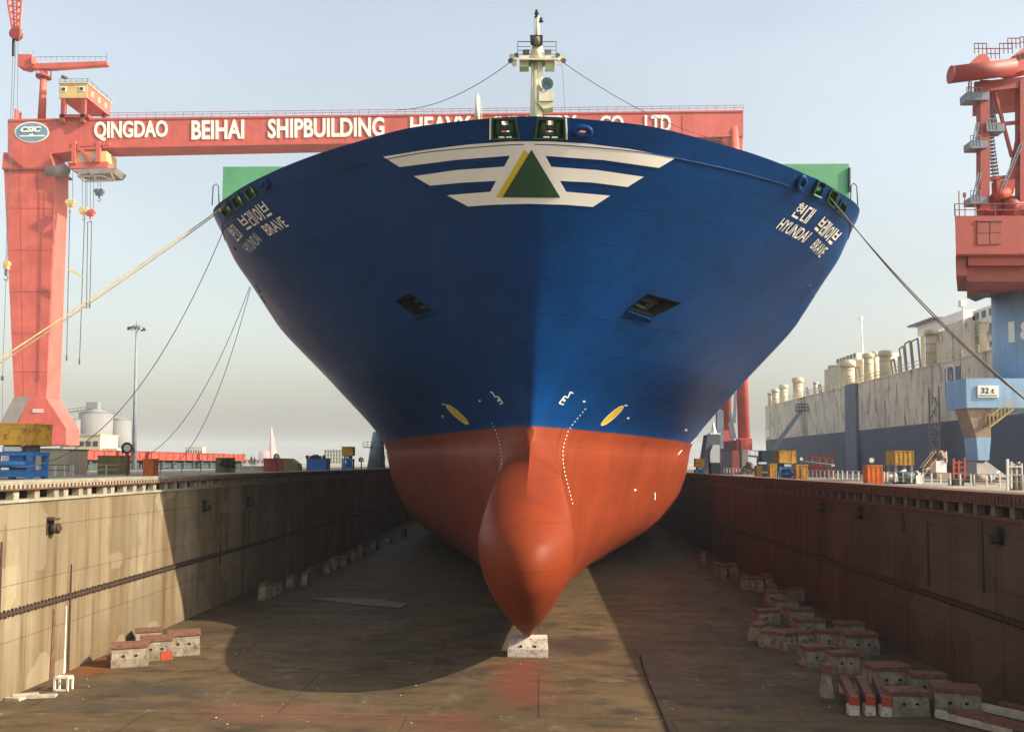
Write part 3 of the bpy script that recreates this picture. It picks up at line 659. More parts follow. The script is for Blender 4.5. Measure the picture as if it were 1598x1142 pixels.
def dock_wall(s, x, zl, zc, zt, zdeck, wm, em, cm, label, spacing):
    w = thing('dock_wall', label, 'dock wall', (x, 40, 0))
    mb = MB()
    y0, y1 = -25, 330
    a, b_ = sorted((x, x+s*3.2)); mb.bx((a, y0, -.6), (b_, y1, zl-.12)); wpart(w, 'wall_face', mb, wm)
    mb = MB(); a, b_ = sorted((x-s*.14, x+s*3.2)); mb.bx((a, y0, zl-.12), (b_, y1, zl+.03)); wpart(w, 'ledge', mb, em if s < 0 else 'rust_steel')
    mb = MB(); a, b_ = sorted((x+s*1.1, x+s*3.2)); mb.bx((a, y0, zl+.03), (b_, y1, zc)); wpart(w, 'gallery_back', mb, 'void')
    first = None
    ys_ = []; y = 28.0
    rn = random.Random(3+s)
    while y < 200 and len(ys_) < 95: ys_.append(y); y += spacing*rn.choice((.85, 1, 1, 1.15, .6 if s < 0 else 1))
    for y in ys_:
        if first is None:
            mb = MB(); mb.bx((-.22, -.25, 0), (.22, .25, zc-zl-.03)); first = mb.build('gallery_column', cm, w); o = first
        else:
            o = first.copy(); COL.objects.link(o); o.parent = w
        o.location = (s*.32, y-40, zl+.03)
    mb = MB(); a, b_ = sorted((x-s*.05, x+s*3.2)); mb.bx((a, y0, zc), (b_, y1, zt-.12))
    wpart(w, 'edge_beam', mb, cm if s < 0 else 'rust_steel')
    mb = MB()
    for k in range(260):
        y = 26+k*.42; mb.bx(tuple(sorted((x-s*.05, x-s*.11)))[:1] + (y, zc+.04), tuple(sorted((x-s*.05, x-s*.11)))[1:] + (y+.12, zt-.2))
    mb.bx((min(x-s*.05, x-s*.14), 20, zc+.02), (max(x-s*.05, x-s*.14), 160, zc+.1))
    wpart(w, 'grille', mb, 'rust_steel')
    mb = MB(); a, b_ = sorted((x-s*.08, x+s*2.2)); mb.bx((a, y0, zt-.12), (b_, y1, zt)); wpart(w, 'coping', mb, em)
    mb = MB(); mb.bx((min(x, x-s*.16), 10, 4.38), (max(x, x-s*.16), 260, 4.55))
    for k in range(330):
        y = 34+k*.36; h = .13 if k % 2 else .1
        mb.bx((min(x-s*.02, x-s*.12), y, 4.55), (max(x-s*.02, x-s*.12), y+.1, 4.55+h)); mb.bx((min(x-s*.02, x-s*.12), y+.1, 4.38-h), (max(x-s*.02, x-s*.12), y+.2, 4.38))
    wpart(w, 'guide_rail', mb, 'rail_rust')
    return w
wl = dock_wall(-1, XL, 10.38, 10.9, 11.4, ZL, 'wall_beige', 'concrete_edge', 'concrete_edge', 'long beige stained concrete wall on the left side of the dry dock', 1.75)
wr = dock_wall(1, XR, 9.75, 10.35, 11.05, ZR, 'wall_brown_shade', 'rust_steel', 'concrete_dark', 'long dark brown shaded concrete wall on the right side of the dry dock', 2.0)
def mooring_recess(w, s, x, y, z):
    mb = MB(); mb.bx((min(x-s*.03, x+s*.2), y-.4, z-.5), (max(x-s*.03, x+s*.2), y+.4, z+.5)); o = wpart(w, 'mooring_recess', mb, 'void')
    mb = MB(); mb.cyl((x-s*.02, y, z-.15), (x-s*.5, y, z-.15), .26, .3, 14); mb.cyl((x-s*.5, y, z-.15), (x-s*.62, y, z-.15), .3, .18, 14); mb.bx((min(x, x-s*.4), y-.38, z+.32), (max(x, x-s*.4), y+.38, z+.42)); o2 = wpart(w, 'mooring_bollard', mb, 'rail_rust'); o2.parent = o
for u, v in ((78, 820), (318, 789), (387, 782)): p = atx(u, v, XL); mooring_recess(wl, -1, XL, p.y, p.z)
for u, v in ((1562, 836), (1345, 800), (1285, 791)): p = atx(u, v, XR); mooring_recess(wr, 1, XR, p.y, p.z)
M('pale_pipe', (.55, .58, .5), .6, .3, 2, streak=.6, streakcol=(.25, .14, .06))
for (w, s, x, u, v0, v1, wd, m) in ((wl, -1, XL, 111, 880, 1046, .26, 'rail_rust'), (wl, -1, XL, 103, 945, 1050, .22, 'pale_pipe'), (wl, -1, XL, 84, 950, 1063, .5, 'rust_steel'), (wl, -1, XL, 2, 845, 1080, .3, 'rail_rust'), (wl, -1, XL, 388, 795, 850, .3, 'void'), (wl, -1, XL, 455, 800, 830, .3, 'void'), (wl, -1, XL, 345, 800, 880, .2, 'void'),
                            (wr, 1, XR, 1533, 812, 925, .22, 'void'), (wr, 1, XR, 1448, 815, 915, .3, 'void'), (wr, 1, XR, 1410, 800, 830, .5, 'void'), (wr, 1, XR, 1278, 815, 900, .2, 'void')):
    p = atx(u, v0, x); q = atx(u, v1, x); mb = MB()
    mb.hexa([(x, p.y-wd/2, max(0, q.z)), (x-s*.05, p.y-wd/2, max(0, q.z)), (x-s*.05, p.y+wd/2, max(0, q.z)), (x, p.y+wd/2, max(0, q.z)), (x, p.y-wd*.2, p.z), (x-s*.05, p.y-wd*.2, p.z), (x-s*.05, p.y+wd*.2, p.z), (x, p.y+wd*.2, p.z)])
    wpart(w, 'groove_strip', mb, m)  # thin raised strips: groove shade put into dark colour, plus stain streaks

# haze
def haze():
    mb = MB(); mb.bx((-4950, -60, -1.6), (4950, 4950, 118)); m = D.materials.new('haze'); m.use_nodes = True; nt = m.node_tree
    nt.nodes.remove(nt.nodes['Principled BSDF']); v = nt.nodes.new('ShaderNodeVolumePrincipled'); v.inputs['Density'].default_value = .00013; v.inputs['Color'].default_value = (.86, .93, 1, 1)
    v.inputs['Anisotropy'].default_value = .0
    nt.links.new(v.outputs[0], nt.nodes['Material Output'].inputs['Volume']); MT['haze'] = m
    tag(mb.build('haze', 'haze'), kind='stuff')
haze()
# ------------------------------------------------------------------ keel blocks on the dock floor
M('block_concrete', (.27, .225, .16), .9, .35, 1.1, (.085, .065, .042), bump=.4, streak=.8, streakcol=(.16, .1, .06)); M('block_timber', (.20, .085, .05), .85, .4, 3, (.08, .04, .03), bump=.3)
M('block_white', (.62, .58, .49), .85, .2, 2, (.4, .12, .07), bump=.2); M('hole_dark', (.015, .012, .01), .9, 0); M('orange_paint', (.40, .06, .022), .7, .2, 2); M('pale_timber', (.42, .36, .27), .85, .3, 2)
def make_block(label, cap=True, white=False, group='keel blocks on the dock floor', size=(2.0, 1.3, 1.25), holes=True):
    t = thing('keel_block', label, 'keel block', (0, 0, 0), 0, group); x, y, z = size
    mb = MB(); mb.box((0, 0, z*.22), (x, y*1.15, z*.44)); mb.box((0, 0, z*.72), (x*.98, y*1.15, z*.56), top=(.98, .72)); base = mb.build('concrete_base', 'block_white' if white else 'block_concrete', t, bevel=.03)
    if holes:
        for s in (-1, 1):
            for f in (-1, 1): mb = MB(); mb.box((s*x*.17, f*y*.535, z*.6), (.16, .08, .13)); mb.build('lifting_hole', 'hole_dark', base)
    if cap:
        mb = MB(); k = 4
        for i in range(k): mb.box((0, (i-1.5)*y*.25, z+.11), (x*(1.02+.02*(i % 2)), y*.235, .22+.02*(i % 3)))
        mb.build('timber_cap', 'block_timber', t, bevel=.015)
    return t
proto = make_block('sunlit keel block with worn timber cap, rightmost by the left wall')
p = atz(281, 1022, 0); proto.location = (p.x, p.y+.5, 0); proto.rotation_euler.z = R(24)
fp = atz(822, 1025, 0); fb_ = make_block('whitish block on the floor directly under the tip of the red bulbous bow', False, True, None, (2.62, 1.6, 1.16)); fb_.location = (AX+.02, fp.y+.85, 0)
mb = MB(); mb.box((-.3, -.94, .5), (.35, .02, .3)); mb.box((.9, -.94, .6), (.5, .02, .35)); 
KB = [  # u, v of the front foot, rotation, size factor, label
 (196, 1040, 22, 1.05, 'weathered keel block left of the orange painted one, in the sun by the left wall'),
 (226, 1008, 24, .85, 'low keel block in the back row behind the orange painted block'),
 (1207, 1009, 62, .85, 'pale keel block seen end on, nearest the bow in the right hand group'),
 (1231, 1013, 40, .9, 'pale keel block in the middle of the trio nearest the bow on the right'),
 (1267, 994, 2, 1.0, 'keel block with broad timber cap next to the dark right wall, behind the trio'),
 (1198, 975, 20, .9, 'keel block with reddish cap at the back of the right hand trio'),
 (1228, 958, 5, 1.0, 'low reddish capped keel block at the far end of the near right group'),
 (1278, 1040, 15, .95, 'keel block standing behind the lone upright post'),
 (1345, 1022, 4, 1.1, 'wide keel block with overhanging brown timber cap against the right wall'),
 (1390, 1080, 6, 1.12, 'large keel block with two black holes and brown cap behind the three beams'),
 (1420, 1117, 2, .95, 'pale keel block beside the three red tipped timber beams'),
 (1500, 1118, -14, 1.1, 'keel block with long red brown timber top near the right wall'),
 (1250, 975, 8, 1.0, 'keel block with faded timber cap halfway along the right hand group')]
for u, v, a, s, lab in KB:
    p = atz(u, v, 0); dup(proto, (p.x, p.y+.6, 0), R(a), lab, None, (s, s, s*.86))
t = make_block('orange painted keel block standing between two pale blocks by the left wall'); p = atz(238, 1030, 0); t.location = (p.x, p.y+.55, 0); t.rotation_euler.z = R(24)
mb = MB(); mb.box((.62, -.767, .3), (.72, .02, .58)); mb.build('orange_patch', 'orange_paint', t); t.scale = (.95, .95, .95)
far = make_block('small upright keel block in the shade along the foot of the left dock wall', True, False, 'keel blocks in shade along the left wall', (.7, 1.6, 1.25), False)
fl = [(414, 934), (430, 928), (455, 915), (478, 912), (486, 905), (512, 893), (522, 888), (538, 882), (552, 872), (565, 868), (585, 858), (606, 848), (630, 838)]
for i, (u, v) in enumerate(fl):
    p = atz(u, v, 0); a = R(random.uniform(-12, 12))
    if i == 0: far.location = (p.x, p.y, 0); far.rotation_euler.z = a
    else: dup(far, (p.x, p.y, 0), a, None, None, (random.uniform(.8, 1.3), 1, random.uniform(.75, 1.1)))
fr = [(1096, 878), (1117, 899), (1126, 901), (1143, 900), (1163, 918), (1176, 920), (1184, 922), (1196, 920), (1204, 936)]
lab = 'small upright keel block in the shade along the foot of the right dock wall'
for i, (u, v) in enumerate(fr):
    p = atz(u, v, 0); q = dup(far, (p.x, p.y, 0), R(random.uniform(-12, 12)), lab, 'keel blocks in shade along the right wall', (random.uniform(.8, 1.3), 1, random.uniform(.8, 1.1)))
for u, v, a, s, lab in ((1243, 938, 12, .8, 'small capped keel block farthest along the near right group, against the wall'), (1320, 1052, 8, .85, 'keel block wedged between the lone upright post and the wall'), (1455, 1092, -6, .9, 'keel block behind the dark timber pile at the right wall'), (1258, 1012, 20, .75, 'low keel block beside the trio on its right'), (1188, 1000, 55, .8, 'keel block with chipped corner, leftmost of the trio nearest the bow'), (1330, 1003, 3, .95, 'keel block with thick cap touching the right wall behind the wide one'), (1212, 945, 10, .85, 'low keel block at the back of the right hand group where it narrows'), (1300, 1015, 5, .9, 'keel block squeezed between the broad capped one and the wide one')):
    p = atz(u, v, 0); dup(proto, (p.x, p.y+.6, 0), R(a), lab, None, (s, s*.9, s))
t = thing('timber_pile', 'dark pile of long timbers in the bottom right corner of the dock floor', 'timber pile', atz(1530, 1128, 0)); rn = random.Random(11)
for k in range(9):
    p = atz(1462+k*20, 1120+rn.uniform(-4, 6), 0); q = p+Vector((2.2+rn.uniform(-.3, .3), -3.0, 0)); mb = MB(); mb.bar(p+Vector((0, 0, .25+.32*(k % 2))), q+Vector((0, 0, .25+.32*(k % 2))), .36, .34); wpart(t, 'timber', mb, 'block_timber' if k % 3 else 'pale_timber', bevel=.02)
# beams, post, frame, planks, sheet
for i, (u0, v0, u1, v1) in enumerate(((1316, 1080, 1334, 1116), (1342, 1080, 1359, 1116), (1368, 1082, 1384, 1118))):
    p = atz(u0, v0, .0); q = atz(u1, v1, 0); t = thing('timber_beam', ['leftmost of the three parallel red tipped timber beams on the floor at right', 'middle one of the three parallel red tipped timber beams on the floor at right', 'rightmost of the three parallel red tipped timber beams, touching the pale keel block'][i], 'beam', (p.x, p.y, 0), 0, 'red tipped timber beams')
    mb = MB(); d = (q-p).normalized(); mb.bar(p+Vector((0, 0, .72)), q+Vector((0, 0, .72)), .42, .42); wpart(t, 'beam', mb, 'block_timber', bevel=.03)
    mb = MB(); mb.box(q+Vector((0, .25, .25)), (.5, .5, .5)); mb.box(p+Vector((.1, 0, .25)), (.5, .5, .5)); wpart(t, 'support_block', mb, 'block_white')
    mb = MB(); mb.bar(q-d*.25+Vector((0, 0, .72)), q+d*.012+Vector((0, 0, .72)), .45, .45); wpart(t, 'painted_end', mb, 'orange_paint')
p = atz(1292, 1088, 0); t = thing('support_post', 'lone upright concrete post with flared foot and brick red top on the right floor', 'post', p); mb = MB(); mb.box(p+Vector((0, .2, .35)), (.62, .7, .7), top=(.75, .8)); mb.box(p+Vector((0, .2, 1.0)), (.45, .5, .6), top=(.8, .8)); wpart(t, 'shaft', mb, 'block_concrete', bevel=.02); mb = MB(); mb.box(p+Vector((0, .2, 1.52)), (.5, .5, .44)); wpart(t, 'timber_head', mb, 'block_timber')
p = atz(95, 1078, 0); mb = MB()
for a, b_ in (((-.36, 0, 0), (-.36, 0, .72)), ((.36, 0, 0), (.36, 0, .72)), ((-.36, .0, .72), (.36, 0, .72)), ((-.36, 0, .05), (.36, 0, .05)), ((-.36, .5, 0), (-.36, .5, .7)), ((.36, .5, 0), (.36, .5, .7)), ((-.36, 0, .68), (-.36, .5, .68)), ((.36, 0, .68), (.36, .5, .68)), ((-.36, .5, .7), (.36, .5, .7))): mb.bar(p+Vector(a), p+Vector(b_), .1)
tag(mb.build('open_crate', 'rail_white'), 'small white open box frame standing on the floor near the left wall', 'crate')
p = atz(50, 1090, 0); mb = MB(); mb.box(p+Vector((.1, .3, .07)), (1.9, .5, .12), R(12)); mb.box(p+Vector((-.8, -.2, .07)), (.9, .5, .14), R(-10)); mb.box(p+Vector((-.4, .1, .2)), (1.2, .3, .1), R(22)); tag(mb.build('scrap_boards', 'pale_timber', bevel=.01), 'pale scrap boards lying in the corner below the left wall', 'scrap')
p = atz(150, 1022, 0); mb = MB(); mb.hexa([p+Vector(q) for q in ((-1.4, -1, 0), (.3, -1, 0), (.8, 1, 0), (-1.4, 1.2, 0), (-1.2, .2, .4), (-.1, .1, .6), (.3, .8, .9), (-1, 1.0, .8))]); tag(mb.build('dirt_heap', 'rust_steel'), 'rusty brown heap of dirt against the foot of the left wall', 'dirt heap')
p = atz(560, 940, .05); mb = MB(); mb.prism([atz(484, 934, .05), atz(545, 932, .05), atz(600, 936, .05), atz(635, 943, .05), atz(625, 948, .05), atz(560, 943, .05)], (0, 0, .05)); tag(mb.build('steel_plate', 'concrete_dark'), 'long pale flat plate lying in the shade left of the bow', 'plate')
mb = MB(); rn = random.Random(4)
for _ in range(110):
    u = rn.uniform(0, 1598); v = rn.uniform(960, 1142); q = atz(u, v, .06)
    if XL+.5 < q.x < XR-.5: s = rn.uniform(.02, .055); mb.box(q, (s*rn.uniform(1, 2.2), s, s*.6), rn.uniform(0, 3))
tag(mb.build('floor_litter', 'pale_timber'), 'tiny pale chips and litter scattered over the dock floor', 'litter', None, 'stuff')

# ------------------------------------------------------------------ railings
def railing(x, z, y0, y1, sp, label, m='rail_white', h=1.1, group=None, x1=None, post=.09):
    t = thing('railing', label, 'railing', (x, y0, z), 0, group); x1 = x if x1 is None else x1
    mb = MB()
    for k in (h, h*.52): mb.bar((x, y0, z+k), (x1, y1, z+k), .06)
    wpart(t, 'handrail', mb, m); n = max(2, int((y1-y0)/sp)+1); first = None
    for i in range(n):
        f = i/(n-1)
        if first is None: mb = MB(); mb.box((0, 0, h/2), (post, post, h)); first = mb.build('post', m, t); o = first
        else: o = first.copy(); COL.objects.link(o); o.parent = t
        o.location = ((x1-x)*f, (y1-y0)*f, 0)
    return t
GL, GR = 'white railings along the left quay', 'cream railings along the right quay'
XRL = -47.5
def yl(u): return atx(u, 740, XRL).y
railing(XRL, ZL, 60, yl(110), 2.9, 'white railing nearest the left picture edge in front of the blue machine', group=GL)
railing(XRL, ZL, yl(110)-6, yl(114), 1.5, 'short white gate railing with close posts before the beige shed', group=GL, x1=XRL)
railing(XRL, ZL, yl(138), yl(215), 3.2, 'white railing section in front of the olive container and red steel', group=GL)
railing(XRL, ZL, yl(220), yl(243), 4.5, 'short white railing in front of the orange bin', group=GL)
railing(XRL, ZL, yl(250), yl(340), 6, 'dull railing in front of the grey supports beyond the orange bin', 'grey_steel', group=GL)
railing(XRL, ZL, yl(350), yl(412), 5, 'white railing with far pale yard behind it, left of the red shed', group=GL)
railing(XRL, ZL, yl(464), yl(482), 6, 'tiny white railing between the red shed and the blue container', group=GL)
XRR = 41.5
def yr(u): return atx(u, 745, XRR).y
seg = [(1598, 1578), (1560, 1520), (1515, 1440), (1436, 1385), (1380, 1322), (1315, 1262), (1255, 1195), (1190, 1130)]
labs = ['cream railing at the right picture edge', 'leaning cream gate railing under the blue crane leg', 'cream railing below the rusty white winch', 'cream railing carrying the white notice board', 'cream railing behind the orange bin on the right quay', 'cream railing in front of the long dark ship stern', 'cream railing in front of the yellow and blue work trolley', 'cream railing with close posts below the orange crane legs']
for (a, b_), lab in zip(seg, labs): railing(XRR, ZR+.35, yr(a), yr(b_), 1.9 if a > 1300 else 3.0, lab, group=GR, post=.13, h=1.15)
p = at(1435, 748, yr(1435)-.2); mb = MB(); mb.box(p, (.75, .06, .95)); tag(mb.build('notice_board', 'ship_white'), 'blank white notice board hung on the right quay railing', 'sign')

# ------------------------------------------------------------------ left quay
M('yellow_paint', (.62, .33, .03), .6, .25, .8, (.25, .12, .03)); M('blue_paint', (.03, .17, .46), .55, .25, 1); M('beige_sheet', (.40, .34, .24), .8, .15, .5, streak=.3); M('red_oxide', (.38, .07, .05), .7, .3, .4, (.2, .05, .03), streak=.4, streakcol=(.5, .2, .15))
M('olive_paint', (.22, .18, .05), .7, .3, 1); M('teal_dark', (.05, .10, .10), .7, .3, 1); M('orange_bin', (.75, .16, .02), .6, .2, 1); M('cream_wall', (.46, .42, .30), .8, .05); M('window_dark', (.04, .05, .06), .25, .1)
M('silo', (.19, .185, .175), .8, .08, .2, streak=.25); M('tree_green', (.03, .05, .025), .9, .3); M('blue_grey', (.20, .24, .28), .6, .2); M('spire_red', (.34, .16, .145), .6, .1); M('far_wall', (.42, .38, .32), .8, .1); M('lamp_dark', (.025, .025, .025), .5, .1); M('glass_pale', (.55, .6, .6), .15, 0)
def trolley(x, y, z, label, s=1.0):
    t = thing('work_trolley', label, 'work trolley', (x, y, z), 0, 'yellow and blue work trolleys'); mb = MB()
    for a in (-1, 1):
        for b_ in (-1, 1): mb.bx((a*1.0-.16, b_*1.0-.16, 0), (a*1.0+.16, b_*1.0+.16, 2.2))
    mb.bx((-1.15, -1.1, .2), (1.15, 1.1, .75)); mb.bx((-1.2, -1.15, 1.9), (1.2, 1.15, 2.2)); mb.bx((-.35, -.8, .75), (.5, .8, 1.9)); mb.cyl((-.9, -1.2, 1.2), (.9, -1.2, 1.2), .28, n=10)
    mb.build('portal_base', 'blue_paint', t)
    mb = MB(); mb.bx((-.8, -.7, 2.2), (.8, .7, 2.75)); mb.build('slewing_frame', 'grey_steel', t)
    mb = MB(); mb.bx((-1.2, -1.2, 2.75), (1.2, 1.4, 4.4)); mb.bx((-1.25, -1.25, 4.4), (1.25, 1.45, 4.5)); mb.bx((.55, -1.28, 2.65), (.75, -1.2, 4.4)); mb.bx((-1.2, -1.3, 2.75), (1.2, -1.2, 2.95)); c = mb.build('cabin', 'yellow_paint', t, bevel=.04)
    mb = MB(); mb.bx((-.5, -1.22, 2.25), (.5, -1.0, 2.62)); mb.build('window', 'glass_pale', c)
    t.scale = (s, s, s); return t
tr = trolley(-42.2, 72, ZL, 'large yellow and blue work trolley at the left picture edge', 1.0); tr.scale = (1.35, 1.1, 1.0)
q = at(543, 735, 166); c = dup(tr, (q.x, q.y, ZL), 0, 'distant slim yellow topped blue work trolley close to the left side of the ship', None, (.85, .85, .98))
q = at(1226, 742, 131); c = dup(tr, (q.x, q.y, ZR-.3), 0, 'yellow topped blue work trolley on the right quay below the far dark ship', None, (1, 1, 1.03))
q = at(1091, 742, 150); c = dup(tr, (q.x, q.y, ZR-.3), 0, 'small yellow and blue work trolley half hidden by the red hull on the right', None, (.6, .6, .78))
Y = 95; t = thing('sheet_shed', 'low beige sheet metal shed beside the red crane foot', 'shed', at(75, 735, Y)); mb = MB(); a = at(44, 737, Y); b_ = at(108, 702, Y); mb.bx((a.x, Y, ZL), (b_.x, Y+4, b_.z)); wpart(t, 'wall', mb, 'beige_sheet'); mb = MB(); mb.bx((a.x-.1, Y-.1, b_.z), (b_.x+.1, Y+4.1, b_.z+.12)); wpart(t, 'roof', mb, 'grey_steel')
xr = -70
def yx(u, x=xr): return atx(u, 715, x).y
labs = ['rust red steel girder on supports, right next to the beige shed', 'rust red steel girder behind the searchlight mast', 'rust red steel girder behind the orange bin', 'rust red steel girder at the far end of the row on the left quay']
for (u0, u1), lab in zip(((108, 182), (186, 228), (232, 308), (312, 384)), labs):
    y0, y1 = yx(u0), yx(u1)-.4; t = thing('steel_girder', lab, 'girder', (xr, y0, ZL), 0, 'red steel girders on the left quay'); mb = MB(); mb.bx((xr-3, y0, 12.75), (xr, y1, 14.15)); mb.bx((xr-3.1, y0, 14.15), (xr+.12, y1, 14.28)); mb.bx((xr, y0, 12.7), (xr+.25, y1, 12.85))
    k = y0+1
    while k < y1-1: mb.bx((xr, k, 12.85), (xr+.15, k+.15, 14.15)); k += 3.2
    wpart(t, 'girder_web', mb, 'red_oxide'); k = y0+1.5; mb = MB(); mb.bx((xr-2.6, y0+1, ZL), (xr-.6, y1-1, 12.7)); wpart(t, 'stand', mb, 'teal_dark')
    while k < y1-1: mb = MB(); mb.bx((xr-.5, k, ZL), (xr-.1, k+.4, 12.75)); k += 5; wpart(t, 'trestle', mb, 'grey_steel')
def crate(name, label, cat, u0, u1, v0, v1, Y, m, zg, dy=2.5, group=None, ribs=5, lid=None):
    a = at(u0, v1, Y); b_ = at(u1, v0, Y); t = thing(name, label, cat, ((a.x+b_.x)/2, Y, zg), 0, group); mb = MB(); mb.bx((a.x, Y, zg), (b_.x, Y+dy, b_.z)); w = b_.x-a.x
    for i in range(ribs+1): x = a.x+.06+(w-.12)*i/ribs; mb.bx((x-.05, Y-.07, zg+.05), (x+.05, Y, b_.z-.05))
    wpart(t, 'body', mb, m); mb = MB(); mb.bx((a.x-.06, Y-.1, b_.z), (b_.x+.06, Y+dy+.06, b_.z+.1)); wpart(t, 'top_frame', mb, lid or m); return t
crate('container', 'olive green container in front of the red steel girders', 'container', 152, 188, 712, 740, 100, 'olive_paint', ZL)
crate('waste_bin', 'bright orange bin behind the left railing', 'bin', 223, 240, 717, 738, 92, 'orange_bin', ZL, 1.2, None, 2)
crate('container', 'olive box beside the dark bush at the end of the red girders', 'container', 336, 358, 715, 738, 125, 'olive_paint', ZL)
crate('container', 'pale grey box behind the far end of the left railing', 'container', 366, 408, 728, 739, 150, 'far_wall', ZL)
crate('tool_shed', 'small red shed with a lamp on top on the left quay', 'shed', 411, 443, 716, 738, 140, 'red_oxide', ZL, 3, None, 6)
t = thing('tarpaulin_stack', 'olive tarpaulin covered heap leaning on the small red shed', 'tarpaulin heap', at(455, 738, 139)); mb = MB(); mb.prism([at(443, 738, 139), at(466, 738, 139), at(464, 724, 139), at(452, 715, 139), at(443, 715, 139)], (0, 2.5, 0)); wpart(t, 'cover', mb, 'olive_paint')
t = crate('container', 'blue container block with dark fittings along its top, left of the ship', 'container', 478, 509, 716, 738, 150, 'blue_paint', ZL, 3, None, 8, 'dark_steel'); mb = MB()
for u in (479, 485, 489, 494, 499, 505): q = at(u, 714, 150); mb.bx((q.x-.22, 150, 13.1), (q.x+.22, 150.5, 13.1+random.uniform(.3, .7)))
wpart(t, 'top_fitting', mb, 'dark_steel')
def searchlight(u, v, Y, zg, label, r=.55, kind='grey_steel'):
    c = at(u, v, Y); t = thing('searchlight', label, 'searchlight', (c.x, Y, zg), 0, 'quayside searchlights'); mb = MB(); mb.bx((c.x-.09, Y-.09, zg), (c.x+.09, Y+.09, c.z-r)); wpart(t, 'post', mb, 'rust_steel')
    mb = MB(); mb.cyl((c.x, Y-.3, c.z), (c.x, Y+.25, c.z), r, r*.7, 14); mb.bar((c.x-r, Y, c.z-r), (c.x-r, Y, c.z), .08); mb.bar((c.x+r, Y, c.z-r), (c.x+r, Y, c.z), .08); h = wpart(t, 'lamp_housing', mb, 'lamp_dark'); mb = MB(); mb.cyl((c.x+.05, Y-.34, c.z), (c.x+.05, Y-.30, c.z), r*.6, n=14); l = wpart(t, 'lens', mb, 'glass_pale'); l.parent = h
searchlight(200, 699, 90, ZL, 'big round black searchlight on a post in front of the cream building', .6)
searchlight(432, 712, 138, ZL, 'dark searchlight rising above the small red shed', .45); searchlight(564, 717, 160, ZL, 'small dark searchlight beside the slim yellow topped trolley', .45)
searchlight(1358, 718, 110, ZR, 'white faced searchlight beside the orange bin on the right quay', .5); searchlight(1249, 716, 128, ZR, 'small searchlight right of the yellow and blue trolley', .4)
# dark bush, conifers
M('bush_dark', (.03, .04, .025), .9, .3)
def leafy(name, label, cat, u, v0, v1, Y, m, w, group=None, cone=True):
    b_ = at(u, v1, Y); top = at(u, v0, Y).z; t = thing(name, label, cat, (b_.x, Y, b_.z), 0, group); mb = MB(); mb.cyl((b_.x, Y, b_.z-.5), (b_.x, Y, b_.z+(top-b_.z)*.9), w*.12, w*.03, 6); wpart(t, 'trunk', mb, 'rust_steel'); mb = MB(); h = top-b_.z
    for i in range(260):
        f = random.random(); r = w*(1-f*.95 if cone else math.sqrt(max(0, 1-(2*f-1)**2)))*math.sqrt(random.random()); a = random.uniform(0, 6.28); c = Vector((b_.x+math.cos(a)*r, Y+math.sin(a)*r, b_.z+.15*h+f*h*.85)); s = w*.22
        mb.face([c+Vector((random.uniform(-s, s), random.uniform(-s, s), random.uniform(-s, s))) for _ in range(3)])
    wpart(t, 'crown', mb, m, fix=False)
leafy('bush', 'dark bush on the left quay beside the olive box', 'bush', 356, 716, 731, 124, 'bush_dark', 1.4, None, False)
GT = 'small conifers far behind the left quay'
for u, v0, lab in ((380, 708, 'leftmost small dark conifer far behind the left quay'), (392, 712, 'middle small dark conifer far behind the left quay'), (397, 714, 'right small dark conifer next to its twin far behind the left quay')): leafy('conifer', lab, 'tree', u, v0, 726, 300, 'tree_green', 1.0, GT)
# light mast
Y = 150; b_ = at(209, 730, Y); tp = at(213, 512, Y); t = thing('light_mast', 'tall slim grey lighting mast with a ring of lamps at its top', 'light mast', (b_.x, Y, ZL)); mb = MB(); mb.cyl((b_.x, Y, ZL), tp, .42, .14, 10); wpart(t, 'mast', mb, 'blue_grey')
mb = MB(); rr = [tp+Vector((math.cos(a)*1.35, math.sin(a)*1.35, 0)) for a in np.linspace(0, 2*math.pi, 25)[:-1]]; mb.tube(rr, .1, 6, True)
for a in range(6): mb.bar(tp, tp+Vector((math.cos(a*1.047)*1.35, math.sin(a*1.047)*1.35, 0)), .08)
mb.tube([tp+Vector((math.cos(a)*.6, math.sin(a)*.6, .35)) for a in np.linspace(0, 2*math.pi, 17)[:-1]], .06, 6, True); mb.cyl(tp, tp+Vector((0, 0, 1.3)), .1, .03, 6); ring = wpart(t, 'lamp_ring', mb, 'grey_steel')
for k in range(10):
    a = k*.628; c = tp+Vector((math.cos(a)*1.35, math.sin(a)*1.35, -.2)); mb = MB(); mb.box(c, (.35, .35, .3), a, top=(.6, .6)); l = wpart(t, 'lamp', mb, 'lens'); l.parent = ring
# cream building and silos
Y = 330; a = at(100, 735, Y); t = thing('office_building', 'low cream building with a row of small dark windows beneath the silos', 'building', a); mb = MB(); x0, x1, x2 = at(100, 700, Y).x, at(156, 700, Y).x, at(181, 700, Y).x; zt_ = at(130, 679, Y).z; mb.bx((x0, Y, ZL), (x1, Y+14, zt_)); mb.bx((x1, Y+1, ZL), (x2, Y+14, at(170, 699, Y).z)); wpart(t, 'wall', mb, 'cream_wall'); mb = MB(); mb.bx((x0-.3, Y-.3, zt_), (x1+.3, Y+14.3, zt_+.4)); wpart(t, 'roof_edge', mb, 'cream_wall')
for u in (107, 118, 127, 138, 149): q = at(u, 692, Y); mb = MB(); mb.bx((q.x-.9, Y-.12, q.z-1.0), (q.x+.9, Y-.02, q.z+.9)); wpart(t, 'window', mb, 'window_dark')
q = at(146, 703, Y); mb = MB(); mb.bx((q.x-2.6, Y-.14, q.z-1), (q.x+2.6, Y-.03, q.z+.4)); wpart(t, 'wide_window', mb, 'window_dark')
